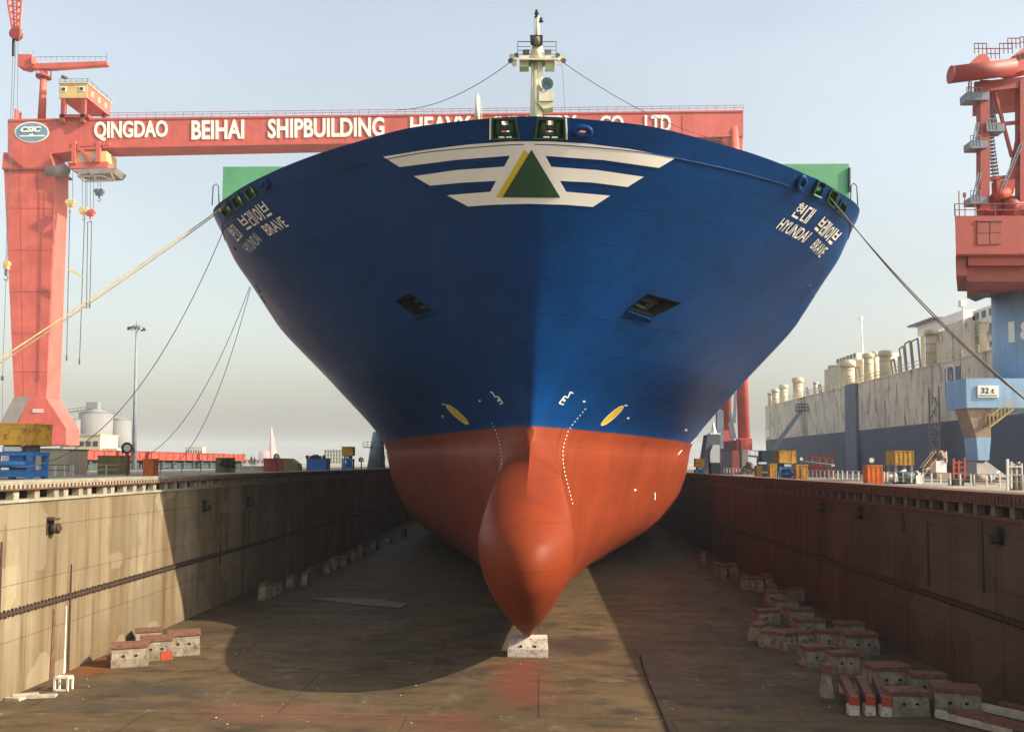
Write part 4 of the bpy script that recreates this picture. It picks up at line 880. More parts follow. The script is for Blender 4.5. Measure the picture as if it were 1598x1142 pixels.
for u, w, v, Y, lab in ((105, 17, 649, 940, 'leftmost grey silo partly hidden by the red crane foot'), (119, 15, 655, 905, 'slim grey silo second from the left, lower than its neighbours'), (150, 50, 645, 920, 'widest grey silo in the middle of the silo group'), (188, 32, 656, 950, 'rightmost grey silo next to the lighting mast')):
    c = at(u, v, Y); r = w/2/F*Y; t = thing('silo', lab, 'silo', (c.x, Y, ZL), 0, 'grey silos behind the cream building'); mb = MB(); mb.cyl((c.x, Y, ZL), (c.x, Y, c.z), r, n=28); wpart(t, 'barrel', mb, 'silo'); mb = MB(); mb.cyl((c.x, Y, c.z), (c.x, Y, c.z+r*.28), r*1.02, r*.15, 28); rf = wpart(t, 'roof', mb, 'silo')
    mb = MB(); mb.tube([(c.x+math.cos(a)*r*1.04, Y+math.sin(a)*r*1.04, c.z+1) for a in np.linspace(0, 6.283, 25)[:-1]], .12, 5, True)
    for a in np.linspace(0, 6.283, 13)[:-1]: mb.bar((c.x+math.cos(a)*r*1.04, Y+math.sin(a)*r*1.04, c.z), (c.x+math.cos(a)*r*1.04, Y+math.sin(a)*r*1.04, c.z+1), .12)
    g = wpart(t, 'roof_railing', mb, 'grey_steel'); g.parent = rf
t = thing('conveyor_bridge', 'thin grey conveyor walkway running across the silo tops', 'conveyor bridge', at(145, 642, 922)); mb = MB(); a, b_, c = at(96, 645, 922), at(146, 638, 922), at(188, 648, 940)
for p, q in ((a, b_), (b_, c)): mb.bar(p, q, 1.0); mb.bar(p+Vector((0, 0, 3.2)), q+Vector((0, 0, 3.2)), .5); [mb.bar(p.lerp(q, f), p.lerp(q, f)+Vector((0, 0, 3.2)), .4) for f in np.linspace(0, 1, 9)]
wpart(t, 'walkway', mb, 'grey_steel'); mb = MB(); mb.bx(tuple(b_+Vector((-6, -4, 0))), tuple(b_+Vector((6, 4, 7)))); wpart(t, 'head_house', mb, 'silo')
def farhouse(u0, u1, v0, Y, label, m='far_wall', rows=2):
    a, b_ = at(u0, 735, Y), at(u1, v0, Y); t = thing('far_building', label, 'building', ((a.x+b_.x)/2, Y, ZL)); mb = MB(); mb.bx((a.x, Y, ZL), (b_.x, Y+12, b_.z)); wpart(t, 'wall', mb, m); mb = MB(); mb.bx((a.x-.5, Y-.5, b_.z), (b_.x+.5, Y+12.5, b_.z+.6)); wpart(t, 'roof', mb, 'red_oxide' if m == 'far_wall' else m); mb = MB(); n = 7
    for r in range(rows):
        for i in range(n): x = a.x+(b_.x-a.x)*(i+.5)/n; z = ZL+(b_.z-ZL)*(r+.45)/rows; w = (b_.x-a.x)/n*.28; mb.bx((x-w, Y-.1, z-.8*Y/500), (x+w, Y, z+.8*Y/500))
    wpart(t, 'window_band', mb, 'window_dark')
farhouse(262, 300, 707, 900, 'long low pale building just above the red girders'); farhouse(288, 316, 698, 1150, 'taller cream block fading into haze above the red girders', 'cream_wall'); farhouse(330, 372, 711, 860, 'low building with reddish roof fading out behind the girder end'); farhouse(505, 537, 702, 1150, 'pale hazy building with rows of windows left of the ship', 'cream_wall', 4); farhouse(372, 420, 718, 980, 'very low faded building behind the small conifers', 'far_wall', 1)
Y = 2700; t = thing('red_spire', 'faint red slender spire fading into haze on the left horizon', 'tower', at(426, 730, Y)); mb = MB(); b_ = at(426, 735, Y); tp = at(423.5, 667, Y); mb.cyl((b_.x, Y, ZL), tp, 16.4, 2.4, 4); wpart(t, 'tower_body', mb, 'spire_red'); mb = MB(); mb.cyl((b_.x-24, Y, ZL), (b_.x-24, Y, ZL+34), 24, 20, 8); wpart(t, 'base', mb, 'spire_red')

# grey pedestals of the jib cranes beside the ship
def pedestal(u, zg, Y, v_top, w0, w1, label):
    b_ = at(u, 735, Y); tp = at(u+3, v_top, Y); t = thing('crane_pedestal', label, 'crane pedestal', (b_.x, Y, zg)); mb = MB(); mb.cyl((b_.x, Y, zg), tp, w0, w1, 10); wpart(t, 'column', mb, 'blue_grey')
    mb = MB(); mb.prism([tp+Vector((dx, dy, -3)) for dx, dy in ((-w1-1.6, -1.2), (w1+.3, -1.2), (w1+.3, 1.2), (-w1-1.6, 1.2))], (0, 0, .15)); 
    for k in (0, .5, 1): mb.bar(tp+Vector((-w1-1.6, -1.2, -2.9+k)), tp+Vector((0, -1.2, -2.9+k)), .07)
    for k in (0, .8, 1.6): mb.bar(tp+Vector((-w1-1.6+k, -1.2, -2.9)), tp+Vector((-w1-1.6+k, -1.2, -1.8)), .07)
    wpart(t, 'platform', mb, 'grey_steel'); mb = MB()
    for i in range(10): z = zg+.4+i*.55; mb.bar((b_.x+w0*.9+i*.12, Y-1, z), (b_.x+w0*.9+i*.12, Y+.2, z), .5, .08)
    mb.bar((b_.x+w0*.9, Y-1, zg+1.2), (b_.x+w0*.9+1.2, Y-1, zg+6.8), .08); wpart(t, 'stairway', mb, 'pale_timber'); return t
pedestal(587, ZL, 170, 674, 1.8, 1.0, 'blue grey crane pedestal with platform tight against the left of the hull')
# ------------------------------------------------------------------ the goliath gantry behind the ship
M('crane_red', (.58, .12, .09), .6, .2, .25, streak=.4, streakcol=(.42, .07, .05)); M('crane_red_dark', (.30, .06, .045), .65, .2, .5); M('crane_yellow', (.70, .50, .20), .6, .12, .4); M('letter_white', (.85, .83, .75), .55, .04); M('logo_blue', (.16, .29, .38), .5, .06); M('grey_brown', (.27, .24, .22), .7, .2, .5)
GA, GB = at(12, 186, 213), at(1160, 172, 222); GD = Vector((GB.x-GA.x, GB.y-GA.y, 0)).normalized(); GN = Vector((GD.y, -GD.x, 0))
def gp(u, v, d=0.0):    # point on the front face of the girder, d metres behind it
    r = ray(u, v); A = GA-GN*d; t = (A-EYE).dot(GN)/r.dot(GN); return EYE+r*t
gantry = thing('gantry_crane', 'giant red gantry crane with white lettering on its beam spanning the dock behind the ship', 'gantry crane', (GA.x, GA.y, ZL))
def gpart(name, mb, m, par=None, **k):
    o = wpart(gantry, name, mb, m, **k)
    if par: o.parent = par
    return o
back = -GN
mb = MB(); mb.prism([gp(12, 186), gp(600, 179), gp(1160, 172), gp(1160, 213), gp(600, 222), gp(160, 231), gp(80, 240), gp(12, 240)], back*6.5)
mb.prism([gp(160, 227, -.25), gp(1160, 209, -.25), gp(1160, 213, -.25), gp(160, 231, -.25)], back*.3); mb.prism([gp(12, 186, -.2), gp(1160, 172, -.2), gp(1160, 174.5, -.2), gp(12, 189, -.2)], back*.25)
for u in range(330, 1150, 105): mb.prism([gp(u, 180, -.08), gp(u+1, 180, -.08), gp(u+1, 225-(u-160)*.0165, -.08), gp(u, 225-(u-160)*.0165, -.08)], back*.1)
girder = gpart('main_girder', mb, 'crane_red')
mb = MB(); mb.prism([gp(5, 238, -.4), gp(78, 238, -.4), gp(83, 264, -.4), gp(3, 264, -.4)], back*8); mb.prism([gp(6, 264, -.2), gp(86, 264, -.2), gp(72, 619, -.2), gp(22, 619, -.2)], back*7)
leg = gpart('rigid_leg', mb, 'crane_red')
mb = MB()
for v in (325, 390, 455, 520, 580): f = (v-264)/355; mb.prism([gp(6+16*f, v, -.22), gp(86-14*f, v, -.22), gp(86-14*f, v+.9, -.22), gp(6+16*f, v+.9, -.22)], back*.1)
for u0, u1 in ((30, 36), (58, 57)): mb.prism([gp(u0, 266, -.22), gp(u0+.7, 266, -.22), gp(u1+.7, 619, -.22), gp(u1, 619, -.22)], back*.1)
gpart('stiffener', mb, 'crane_red_dark', leg)
mb = MB(); mb.prism([gp(4, 262, -.6), gp(88, 262, -.6), gp(88, 265, -.6), gp(4, 265, -.6)], back*8.4); mb.bar(gp(10, 240, -.45), gp(36, 262, -.45), .5); gpart('leg_collar', mb, 'crane_red_dark', leg)
mb = MB(); mb.prism([gp(47, 619, -.3), gp(71, 619, -.3), gp(103, 668, -.3), gp(103, 694, -.3), gp(10, 697, -.3)], back*7); gpart('leg_foot', mb, 'crane_red', leg)
mb = MB(); mb.prism([gp(22, 619, -.35), gp(47, 619, -.35), gp(26, 660, -.35), gp(0, 660, -.35)], back*.5); gpart('foot_side_shade', mb, 'grey_brown', leg)  # foot's shaded side face, put into the colour of a thin plate
mb = MB(); mb.bx(tuple(gp(6, 731)+Vector((0, -1, 0))), tuple(gp(104, 699)+Vector((0, 5, 0)))); gpart('bogie', mb, 'grey_brown', leg)
for i in range(5): mb = MB(); c = gp(12+i*20, 728, -1.6); mb.cyl(c, c+Vector((0, .6, 0)), 1.1, n=14); gpart('wheel', mb, 'dark_steel', leg)
mb = MB()
for v0 in (638.5, 641.5):
    for i in range(5): mb.prism([gp(51+i*3.4, v0, -.42), gp(53.4+i*3.4, v0-.3, -.42), gp(53.4+i*3.4, v0+1.7, -.42), gp(51+i*3.4, v0+2, -.42)], back*.08)
gpart('rating_text', mb, 'letter_white', leg)
for txt, u0, u1, vt0, vt1, vb0, vb1 in (('QINGDAO', 147, 262, 190, 188.5, 221, 219), ('BEIHAI', 299, 381, 188.5, 187, 218.5, 217), ('SHIPBUILDING', 418, 600, 186, 183.5, 216.5, 213.5), ('HEAVY', 640, 735, 183, 182, 213, 211.5), ('INDUSTRY', 772, 900, 182, 181, 211, 209), ('CO.,', 936, 984, 181, 180.5, 208.5, 208), ('LTD', 1006, 1047, 180.5, 180, 207.5, 206.5)):
    O = gp(u0, vb0, -.06); X = gp(u1, vb1, -.06)-O; Yv = gp(u0, vt0, -.06)-O; mb = MB(); text_on(mb, txt, O, X, Yv, GN, .03, .12); gpart('lettering', mb, 'letter_white', girder)
def gell(cx, cy, rx, ry, d, n=36): return [gp(cx+rx*math.cos(a), cy+ry*math.sin(a), d) for a in [2*math.pi*i/n for i in range(n)]]
mb = MB(); mb.prism(gell(49.5, 206.5, 27, 16.2, -.08), back*.1); lo = gpart('logo_rim', mb, 'letter_white', girder)
mb = MB(); mb.prism(gell(49.5, 206.5, 25, 14.4, -.14), back*.08); gpart('logo_plate', mb, 'logo_blue', girder)
mb = MB(); O = gp(31, 207, -.2); text_on(mb, 'CSIC', O, gp(62, 206.4, -.2)-O, gp(33.5, 198, -.2)-O, GN, .045, .08)
mb.prism([gp(30, 211.8, -.2), gp(44, 211.6, -.2), gp(47, 209, -.2), gp(48.5, 210.5, -.2), gp(49.5, 207.8, -.2), gp(53, 211.4, -.2), gp(70, 210.8, -.2), (gp(69, 213.2, -.2)), gp(31, 213.6, -.2)], back*.06); gpart('logo_lettering', mb, 'letter_white', girder)
mb = MB(); zt = Vector((0, 0, 1.2)); p, q = gp(170, 184, .3), gp(1160, 172, .3)
for k in (.6, 1.2): mb.bar(p+Vector((0, 0, k)), q+Vector((0, 0, k)), .09)
for f in np.linspace(0, 1, 70): mb.bar(p.lerp(q, f), p.lerp(q, f)+zt, .08)
gpart('walkway_railing', mb, 'crane_red_dark', girder)
for (u, d0, wd) in ((1161, 14, 1.25), (1146.5, -5, 1.15)):
    pass
xl = at(1161, 660, 206).x; mb = MB(); ap = gp(1146, 205, 3)
mb.cyl((xl, 206, at(1161, 692, 206).z), (ap.x-.6, ap.y-2, ap.z), 1.35, 1.2, 16); mb.bx((xl-1.5, 204.6, at(1161, 702, 206).z), (xl+1.5, 207.4, at(1161, 684, 206).z)); l1 = gpart('frame_leg', mb, 'crane_red')
xk = at(1131.5, 660, 226).x; mb = MB(); mb.cyl((xk, 226, at(1131, 690, 226).z), (ap.x-.4, ap.y+2, ap.z), 1.35, 1.2, 16); mb.bx((xk-1.4, 224.6, at(1131, 694, 226).z), (xk+1.4, 227.4, at(1131, 672, 226).z)); gpart('frame_leg', mb, 'crane_red')
mb = MB(); mb.prism([gp(1125, 208, 0), gp(1160, 207, 0), gp(1158, 240, 0), gp(1135, 240, 0)], back*6.5); gpart('leg_head', mb, 'crane_red')
mb = MB(); zc = at(1150, 703, 216).z; mb.bx((xk-1.2, 203, zc), (xl-.3, 230, zc+2.3)); sill = gpart('sill_beam', mb, 'crane_red_dark')
mb = MB(); mb.bx((xk-1, 203, ZR), (xl+.2, 230, zc)); gpart('bogie', mb, 'grey_brown', sill); mb = MB(); a, b_ = at(1141, 735, 204), at(1151, 703, 204); mb.bx((a.x, 202.7, ZR), (b_.x, 203, b_.z)); gpart('bogie_panel', mb, 'crane_red_dark', sill)
for a, b_ in (((1139, 642), (1147, 684)), ((1138, 660), (1144, 690)), ((1148, 612), (1146, 660))): mb = MB(); mb.bar(at(*a, 216), at(*b_, 216), .6); gpart('leg_brace', mb, 'blue_grey', sill)
# upper trolley
z0, z1 = gp(110, 153, -1).z, gp(110, 131, -1).z; xa, xb = gp(92, 140, -1).x, gp(137, 140, -1).x; yy = gp(110, 140, -1).y
mb = MB(); mb.bx((xa, yy, z0), (xb, yy+.1, z1)); mb.mi = 1; mb.bx((xa, yy+.1, z0), (xb, yy+12, z1)); up = gpart('upper_trolley', mb, ['crane_yellow', 'crane_red'])
mb = MB(); mb.bx((xa-.2, yy-.2, z1), (xb+.2, yy+12.2, z1+.2)); gpart('trolley_roof', mb, 'crane_yellow', up)
for u in (99, 128): mb = MB(); q = gp(u, 139.5, -1); mb.bx((q.x-.7, yy-.1, q.z-.6), (q.x+.7, yy+.05, q.z+.6)); gpart('window_frame', mb, 'letter_white', up); mb = MB(); mb.bx((q.x-.45, yy-.15, q.z-.38), (q.x+.45, yy-.09, q.z+.38)); gpart('window', mb, 'window_dark', up)
for k in range(3): mb = MB(); mb.bx((xb+.02, yy+2+k*3.4, (z0+z1)/2-.6), (xb+.08, yy+3+k*3.4, (z0+z1)/2+.7)); gpart('window', mb, 'crane_yellow', up)
mb = MB(); zb = GA.z
for x, y in ((xa+1, yy+.5), (xb-1, yy+.5), (xa+1, yy+11), (xb-1, yy+11)): mb.bx((x-.5, y-.5, zb-1), (x+.5, y+.5, z0))
mb.bx((xa+.2, yy, zb+.2), (xb+.5, yy+11.5, zb+1.0)); gpart('trolley_frame', mb, 'crane_red_dark', up)
mb = MB()
for k in (.6, 1.2): mb.bar((xa, yy, z1+k), (xb, yy, z1+k), .08); mb.bar((xb, yy, z1+k), (xb, yy+12, z1+k), .08)
for f in np.linspace(0, 1, 6): mb.bar((xa+(xb-xa)*f, yy, z1), (xa+(xb-xa)*f, yy, z1+1.2), .08); mb.bar((xb, yy+12*f, z1), (xb, yy+12*f, z1+1.2), .08)
q = gp(97, 118, -1); mb.cyl((q.x, yy+1, z1), (q.x, yy+1, q.z), .08, n=6); mb.cyl((q.x, yy+1, q.z-.2), (q.x, yy+1, q.z+.2), .8, n=12); gpart('roof_railing', mb, 'grey_steel', up)
# lower trolley with cabin, hoists and hooks
d = -2.2; mb = MB(); mb.prism([gp(105, 254, d), gp(168, 252, d), gp(168, 262, d), gp(108, 263, d)], back*9); mb.bar(gp(116, 222, d), gp(116, 256, d), 1.0); mb.bar(gp(154, 221, d), gp(154, 254, d), 1.0); mb.bar(gp(119, 226, d), gp(144, 253, d), .7); mb.bar(gp(108, 228, d), gp(172, 225, d), .7)
lo_ = gpart('lower_trolley', mb, 'crane_red'); mb = MB(); mb.prism([gp(117, 238, d+.3), gp(166, 236, d+.3), gp(166, 253, d+.3), gp(117, 254, d+.3)], back*6); gpart('cabin', mb, 'crane_yellow', lo_)
for u in (128, 147): mb = MB(); mb.prism([gp(u-3.4, 241.5, d+.2), gp(u+3.4, 241.3, d+.2), gp(u+3.4, 248, d+.2), gp(u-3.4, 248.2, d+.2)], back*.1); gpart('window', mb, 'glass_pale', lo_)
mb = MB(); mb.prism([gp(112, 264, d), gp(182, 262, d), gp(176, 270, d), gp(124, 272, d)], back*6)
for a, b_ in (((122, 276), (160, 275)), ((122, 276), (132, 283)), ((132, 283), (178, 282)), ((160, 275), (178, 282)), ((124, 270), (122, 276)), ((172, 268), (178, 282)), ((140, 268), (150, 281))): mb.bar(gp(*a, d), gp(*b_, d), .35)
gpart('hoist_platform', mb, 'grey_brown', lo_)
mb = MB(); c = gp(92, 264, -1); mb.cyl(gp(74, 270, .5), gp(104, 266, .5), 1.5, 1.5, 16); mb.cyl(gp(104, 266, .5), gp(109, 265.5, .5), 1.5, .4, 16); gpart('buffer_drum', mb, 'grey_brown', lo_)
def hook(u, v0, v1, w, slings, m):
    mb = MB(); n = 2 if w < 10 else 3
    for i in range(n): uu = u-w/2+w*i/(n-1); mb.bar(gp(uu, v0, d), gp(uu, v1, d), .1)
    o = gpart('hoist_rope', mb, 'grey_steel', lo_); mb = MB(); c = gp(u, v1, d); mb.box(c, (1.7, .8, 1.0)); mb.cyl(c+Vector((-.55, -.5, .5)), c+Vector((-.55, .5, .5)), .6, n=12); mb.cyl(c+Vector((.55, -.5, .5)), c+Vector((.55, .5, .5)), .6, n=12); mb.bar(c, c+Vector((0, 0, -1.3)), .3); mb.tube([c+Vector((0, 0, -1.1)), c+Vector((.4, 0, -1.5)), c+Vector((.2, 0, -2)), c+Vector((-.35, 0, -1.8))], .13); gpart('hook_block', mb, m, lo_)
    for (a, b_) in slings: mb = MB(); mb.bar(gp(*a, d), gp(*b_, d), .16); mb.bar(gp(b_[0], b_[1]-9, d), gp(*b_, d), .3); gpart('sling', mb, 'grey_steel', lo_)
hook(110, 268, 319, 7, [((109, 326), (104, 563))], 'crane_yellow'); hook(131, 272, 331, 5, [((132, 340), (124, 569))], 'crane_yellow'); hook(141, 276, 334, 10, [((137, 346), (135, 481)), ((143, 346), (140, 481))], 'crane_red'); hook(155, 278, 302, 4, [], 'grey_steel')
mb = MB(); mb.bar(gp(105, 420, d), gp(129, 431, d), .4); gpart('spreader_bar', mb, 'crane_yellow', lo_)
# maintenance crane on the leg head
mb = MB(); c0, c1 = gp(65, 186, 2), gp(69, 106, 2); mb.cyl(c0, c1, .95, .75, 14); mc = gpart('maintenance_crane', mb, 'crane_red'); mb = MB(); e = gp(68, 122, 2); mb.cyl(e, e+Vector((0, 0, .5)), 1.8, n=12)
for k in range(8): a = k*.785; mb.bar(e+Vector((math.cos(a)*1.75, math.sin(a)*1.75, 0)), e+Vector((math.cos(a)*1.75, math.sin(a)*1.75, 2.2)), .1)
gpart('crane_platform', mb, 'crane_red_dark', mc)
mb = MB(); mb.prism([gp(38, 99, 1), gp(60, 99, 1), gp(166, 95.5, 1), gp(167, 101, 1), gp(80, 107, 1), gp(58, 107, 1), gp(38, 103, 1)], back*1.6); mb.prism([gp(28, 85, .5), gp(49, 85, .5), gp(53, 100, .5), gp(40, 106, .5), gp(27, 103, .5)], back*2.8); mb.bx(tuple(gp(49, 98, 0)), tuple(gp(55, 91, 1.5))); gpart('crane_arm', mb, 'crane_red', mc)
mb = MB(); p, q = gp(54, 95, 1), gp(166, 95, 1); r_ = Vector((0, 0, 1.0)); mb.bar(p+r_, q+r_, .08); [mb.bar(p.lerp(q, f), p.lerp(q, f)+r_, .07) for f in np.linspace(0, 1, 14)]; mb.bar(q, q+Vector((0, 0, 2.2)), .07); mb.bar(gp(52, 85, 1), gp(52, 79, 1), .07); gpart('arm_railing', mb, 'grey_steel', mc)
mb = MB(); mb.bx(tuple(gp(22, 186, .5)), tuple(gp(34, 176, 3))); gpart('machinery_box', mb, 'crane_red', leg)
# boom of another crane entering at the top left
Y = 120; bt = thing('lattice_crane_boom', 'tip of a red lattice boom reaching into the top left corner', 'crane', at(-60, 735, Y))
mb = MB(); ch = [((5, -40), (20, 50)), ((36, -40), (30, 52)), ((17, -40), (23, 50)), ((26, -40), (27, 50))]
for i, (a, b_) in enumerate(ch): mb.bar(at(*a, Y+(0 if i < 2 else 1.8)), at(*b_, Y+(0 if i < 2 else 1.8)), .22)
for k in range(10):
    f, g = k/9, (k+.5)/9; L0 = at(5+15*f, -40+90*f, Y); R0 = at(36-6*f, -40+92*f, Y); L1 = at(5+15*min(1, g), -40+90*min(1, g), Y); mb.bar(L0, R0, .12)
    if k < 9: mb.bar(R0, L0.lerp(at(20, 50, Y), 1/(9-k)), .1); mb.bar(at(17+6*f, -40+90*f, Y+1.8), R0, .1)
boom = wpart(bt, 'boom', mb, 'crane_red'); mb = MB(); c = at(25, 54, Y); mb.cyl(c+Vector((0, -.4, 0)), c+Vector((0, .4, 0)), .8, n=14); mb.bar(at(21, 46, Y), at(28, 63, Y), .5); mb.bar(at(31, 46, Y), at(28, 63, Y), .4); wpart(bt, 'head_sheave', mb, 'crane_red_dark')
mb = MB(); mb.bar(at(21, 60, Y), at(9, 408, Y), .05); mb.bar(at(25, 62, Y), at(11, 408, Y), .05); mb.bar(at(28, 62, Y), at(27, 184, Y), .04); wpart(bt, 'hoist_wire', mb, 'grey_steel')
mb = MB(); mb.bar(at(21, 62, Y), at(20.5, 88, Y), .25); wpart(bt, 'whip_hook', mb, 'dark_steel')
mb = MB(); c = at(10, 414, Y); mb.box(c, (.65, .45, 1.1)); mb.cyl(c+Vector((.1, -.3, .2)), c+Vector((.1, .3, .2)), .4, n=12); hb = wpart(bt, 'hook_block', mb, 'crane_yellow'); mb = MB(); c = at(9.5, 430, Y); mb.bar(c+Vector((0, 0, .8)), c, .3); mb.tube([c, c+Vector((.3, 0, -.3)), c+Vector((.1, 0, -.7)), c+Vector((-.25, 0, -.5))], .1); mb.bar(c+Vector((0, 0, -.6)), at(4, 588, Y), .05); mb.box(at(4, 590, Y), (.3, .3, .6)); mb.bar(at(4, 592, Y), at(3, 700, Y), .04); o = wpart(bt, 'hook', mb, 'grey_steel')

ZR0 = ZR; ZR = 10.97
# ------------------------------------------------------------------ blue and red portal jib crane on the right quay
M('crane_blue', (.25, .42, .60), .55, .15, .4, streak=.35, streakcol=(.22, .16, .12)); M('crane_blue_deep', (.06, .15, .30), .55, .15, .5); M('house_red', (.36, .055, .038), .6, .15, .4, streak=.25, streakcol=(.2, .04, .03)); M('tan_rust', (.34, .24, .18), .8, .25, .8); M('sign_white', (.82, .80, .74), .5, .03); M('step_yellow', (.5, .36, .14), .7, .2)
Y = 88; cx = at(1613, 520, Y).x; pc = thing('portal_crane', 'big portal jib crane with pale blue column, red machinery house and number 18', 'crane', (cx, Y, ZR)); px = Y/F
def pcp(name, mb, m, par=None, **k):
    o = wpart(pc, name, mb, m, **k)
    if par: o.parent = par
    return o
zb, zt = at(1600, 637, Y).z, at(1600, 452, Y).z; r = 57*px
mb = MB(); mb.cyl((cx, Y, zb), (cx, Y, zt), r, n=48); colm = pcp('column', mb, 'crane_blue')
mb = MB(); mb.cyl((cx, Y, zt), (cx, Y, at(1600, 436, Y).z), r*1.0, r*1.04, 48); mb.cyl((cx, Y, zt-.1), (cx, Y, zt+.12), r*1.05, n=48); pcp('column_collar', mb, 'crane_blue_deep', colm)
V, Pf = text_mesh('18', .04, .5); mb = MB(); vz0, vz1 = at(1590, 531, Y-r).z, at(1590, 497, Y-r).z; a0 = -.60; a1 = .16; vs = []
for a, b_, c in V: an = a0+(a1-a0)*a-.50; rr = r+.03+(c+.5)*.06; vs.append(mb.bm.verts.new((cx+math.sin(an)*rr, Y-math.cos(an)*rr, vz0+(vz1-vz0)*b_)))
for p in Pf:
    try: mb.bm.faces.new([vs[i] for i in p])
    except ValueError: pass
pcp('number', mb, 'sign_white', colm)
mb = MB(); q = at(1536, 455, Y-1); mb.prism([at(1531, 455, Y-2), at(1546, 455, Y-2), at(1546, 462, Y-2)], (0, 3, 0))
for v in (442, 447, 452): mb.bar(at(1531, v, Y-2), at(1546, v, Y-2), .06)
for u in (1531, 1536, 1541): mb.bar(at(u, 442, Y-2), at(u, 456, Y-2), .06)
pcp('column_platform', mb, 'grey_steel', colm)
# portal
yf = 83.5; xa = at(1508, 612, yf).x; xb = 2*cx-xa; z0, z1 = at(1508, 636, yf).z, at(1508, 590, yf).z
mb = MB(); mb.bx((xa, yf, z0), (xb, yf+4.2, z1)); mb.bx((xa+5, yf+4.2, z0+.1), (xb-5, yf+10, z1-.1)); portal = pcp('portal_frame', mb, 'crane_blue', bevel=.05)
a, b_ = at(1526, 620, yf-.1), at(1558, 601.5, yf-.1); mb = MB(); mb.bx((a.x, yf-.12, a.z), (b_.x, yf-.02, b_.z)); sg = pcp('load_sign', mb, 'sign_white', portal); mb = MB(); O = at(1531.5, 613.5, yf-.13); text_on(mb, '32 t', O, at(1552, 613.5, yf-.13)-O, Vector((0, 0, at(1530, 605, yf).z-O.z)), Vector((0, -1, 0)), .015, .02); mb.bx(tuple(at(1528, 617.5, yf-.15)), tuple(at(1556, 616.5, yf-.13))); pcp('sign_text', mb, 'dark_steel', portal)
def pleg(sx, y):
    def X(u): x = at(u, 640, yf).x; return x if sx > 0 else 2*cx-x
    def Zv(v): return at(1530, v, yf).z
    mb = MB(); mb.prism([(X(1511), y, Zv(636)), (X(1548), y, Zv(636)), (X(1548), y, Zv(682)), (X(1525), y, Zv(682))], (0, 2.4, 0)); l = pcp('portal_leg', mb, 'tan_rust')
    mb = MB(); mb.prism([(X(1525), y, Zv(682)), (X(1548), y, Zv(682)), (X(1544), y, Zv(718)), (X(1527), y, Zv(718))], (0, 2.4, 0)); o = pcp('leg_base', mb, 'crane_blue', l)
    mb = MB(); c = Vector(((X(1527)+X(1544))/2, y+1.2, 0)); zz = Zv(718); mb.hexa([(c.x-1.4, y-1.6, ZR+.5), (c.x+1.4, y-1.6, ZR+.5), (c.x+1.4, y+4, ZR+.5), (c.x-1.4, y+4, ZR+.5), (c.x-.4, y+.5, zz), (c.x+.4, y+.5, zz), (c.x+.4, y+2, zz), (c.x-.4, y+2, zz)])
    for k in (-1.1, .6, 2.3): mb.cyl((c.x-1.2, y+k+.6, ZR+.4), (c.x+1.2, y+k+.6, ZR+.4), .42, n=12)
    pcp('bogie', mb, 'grey_brown', l)
for sx in (1, -1):
    pleg(sx, yf+.3)
mb = MB(); p, q = at(1545, 666, yf-.6), at(1580, 639, yf-.6)
for dy in (0, .8): mb.bar(p+Vector((0, dy, 0)), q+Vector((0, dy, 0)), .12); mb.bar(p+Vector((0, dy, 1)), q+Vector((0, dy, 1)), .08); [mb.bar(p.lerp(q, f)+Vector((0, dy, 0)), p.lerp(q, f)+Vector((0, dy, 1)), .06) for f in np.linspace(0, 1, 7)]
for f in np.linspace(0, 1, 11): mb.bx(tuple(p.lerp(q, f)+Vector((-.12, 0, -.03))), tuple(p.lerp(q, f)+Vector((.12, .8, .03))))
pcp('stairway', mb, 'step_yellow')
# slewing house
yh = 80.5; xa = at(1491, 370, yh).x; xb = cx+9; z0, z1 = at(1491, 399, yh).z, at(1491, 337, yh).z
mb = MB(); x2 = at(1513, 400, yh).x; sk = .475
def sbx(mb, xa, ya, za, xb, yb, zb): mb.hexa([(xa, ya, za), (xb, ya, za), (xb+sk*(yb-ya), yb, za), (xa+sk*(yb-ya), yb, za), (xa, ya, zb), (xb, ya, zb), (xb+sk*(yb-ya), yb, zb), (xa+sk*(yb-ya), yb, zb)])
sbx(mb, xa, yh, z0, xb, yh+13, z1); sbx(mb, x2, yh+.3, at(1513, 413, yh).z, xb-1, yh+12, z0); house = pcp('machinery_house', mb, 'house_red', bevel=.06)
mb = MB(); sbx(mb, xa+.2, yh+.5, at(1494, 428, yh).z, x2-.02, yh+8, z0-.02); sbx(mb, x2+.1, yh+.9, at(1500, 436, yh).z, xb-2, yh+9, at(1513, 413, yh).z-.02); pcp('counterweight', mb, 'crane_red_dark', house)
mb = MB()
for u0, u1, v0, v1 in ((1525, 1544, 347, 364), (1545, 1563, 346, 363), (1525, 1544, 365, 382), (1545, 1563, 364, 381)): a, b_ = at(u0, v1, yh), at(u1, v0, yh); mb.bx((a.x, yh-.07, a.z), (b_.x-.06, yh-.01, b_.z))
mb.bx((at(1523, 345, yh).x, yh-.12, at(1523, 346, yh).z), (at(1565, 345, yh).x, yh-.01, at(1523, 344, yh).z)); mb.bx((xa, yh-.1, z0+.1), (xb, yh-.01, z0+.22)); pcp('door_panel', mb, 'crane_red_dark', house)
def rail3(mb, p, q, h, n, w=.06):
    p, q = Vector(p), Vector(q)
    for k in (h*.5, h): mb.bar(p+Vector((0, 0, k)), q+Vector((0, 0, k)), w)
    for f in np.linspace(0, 1, n): mb.bar(p.lerp(q, f), p.lerp(q, f)+Vector((0, 0, h)), w)
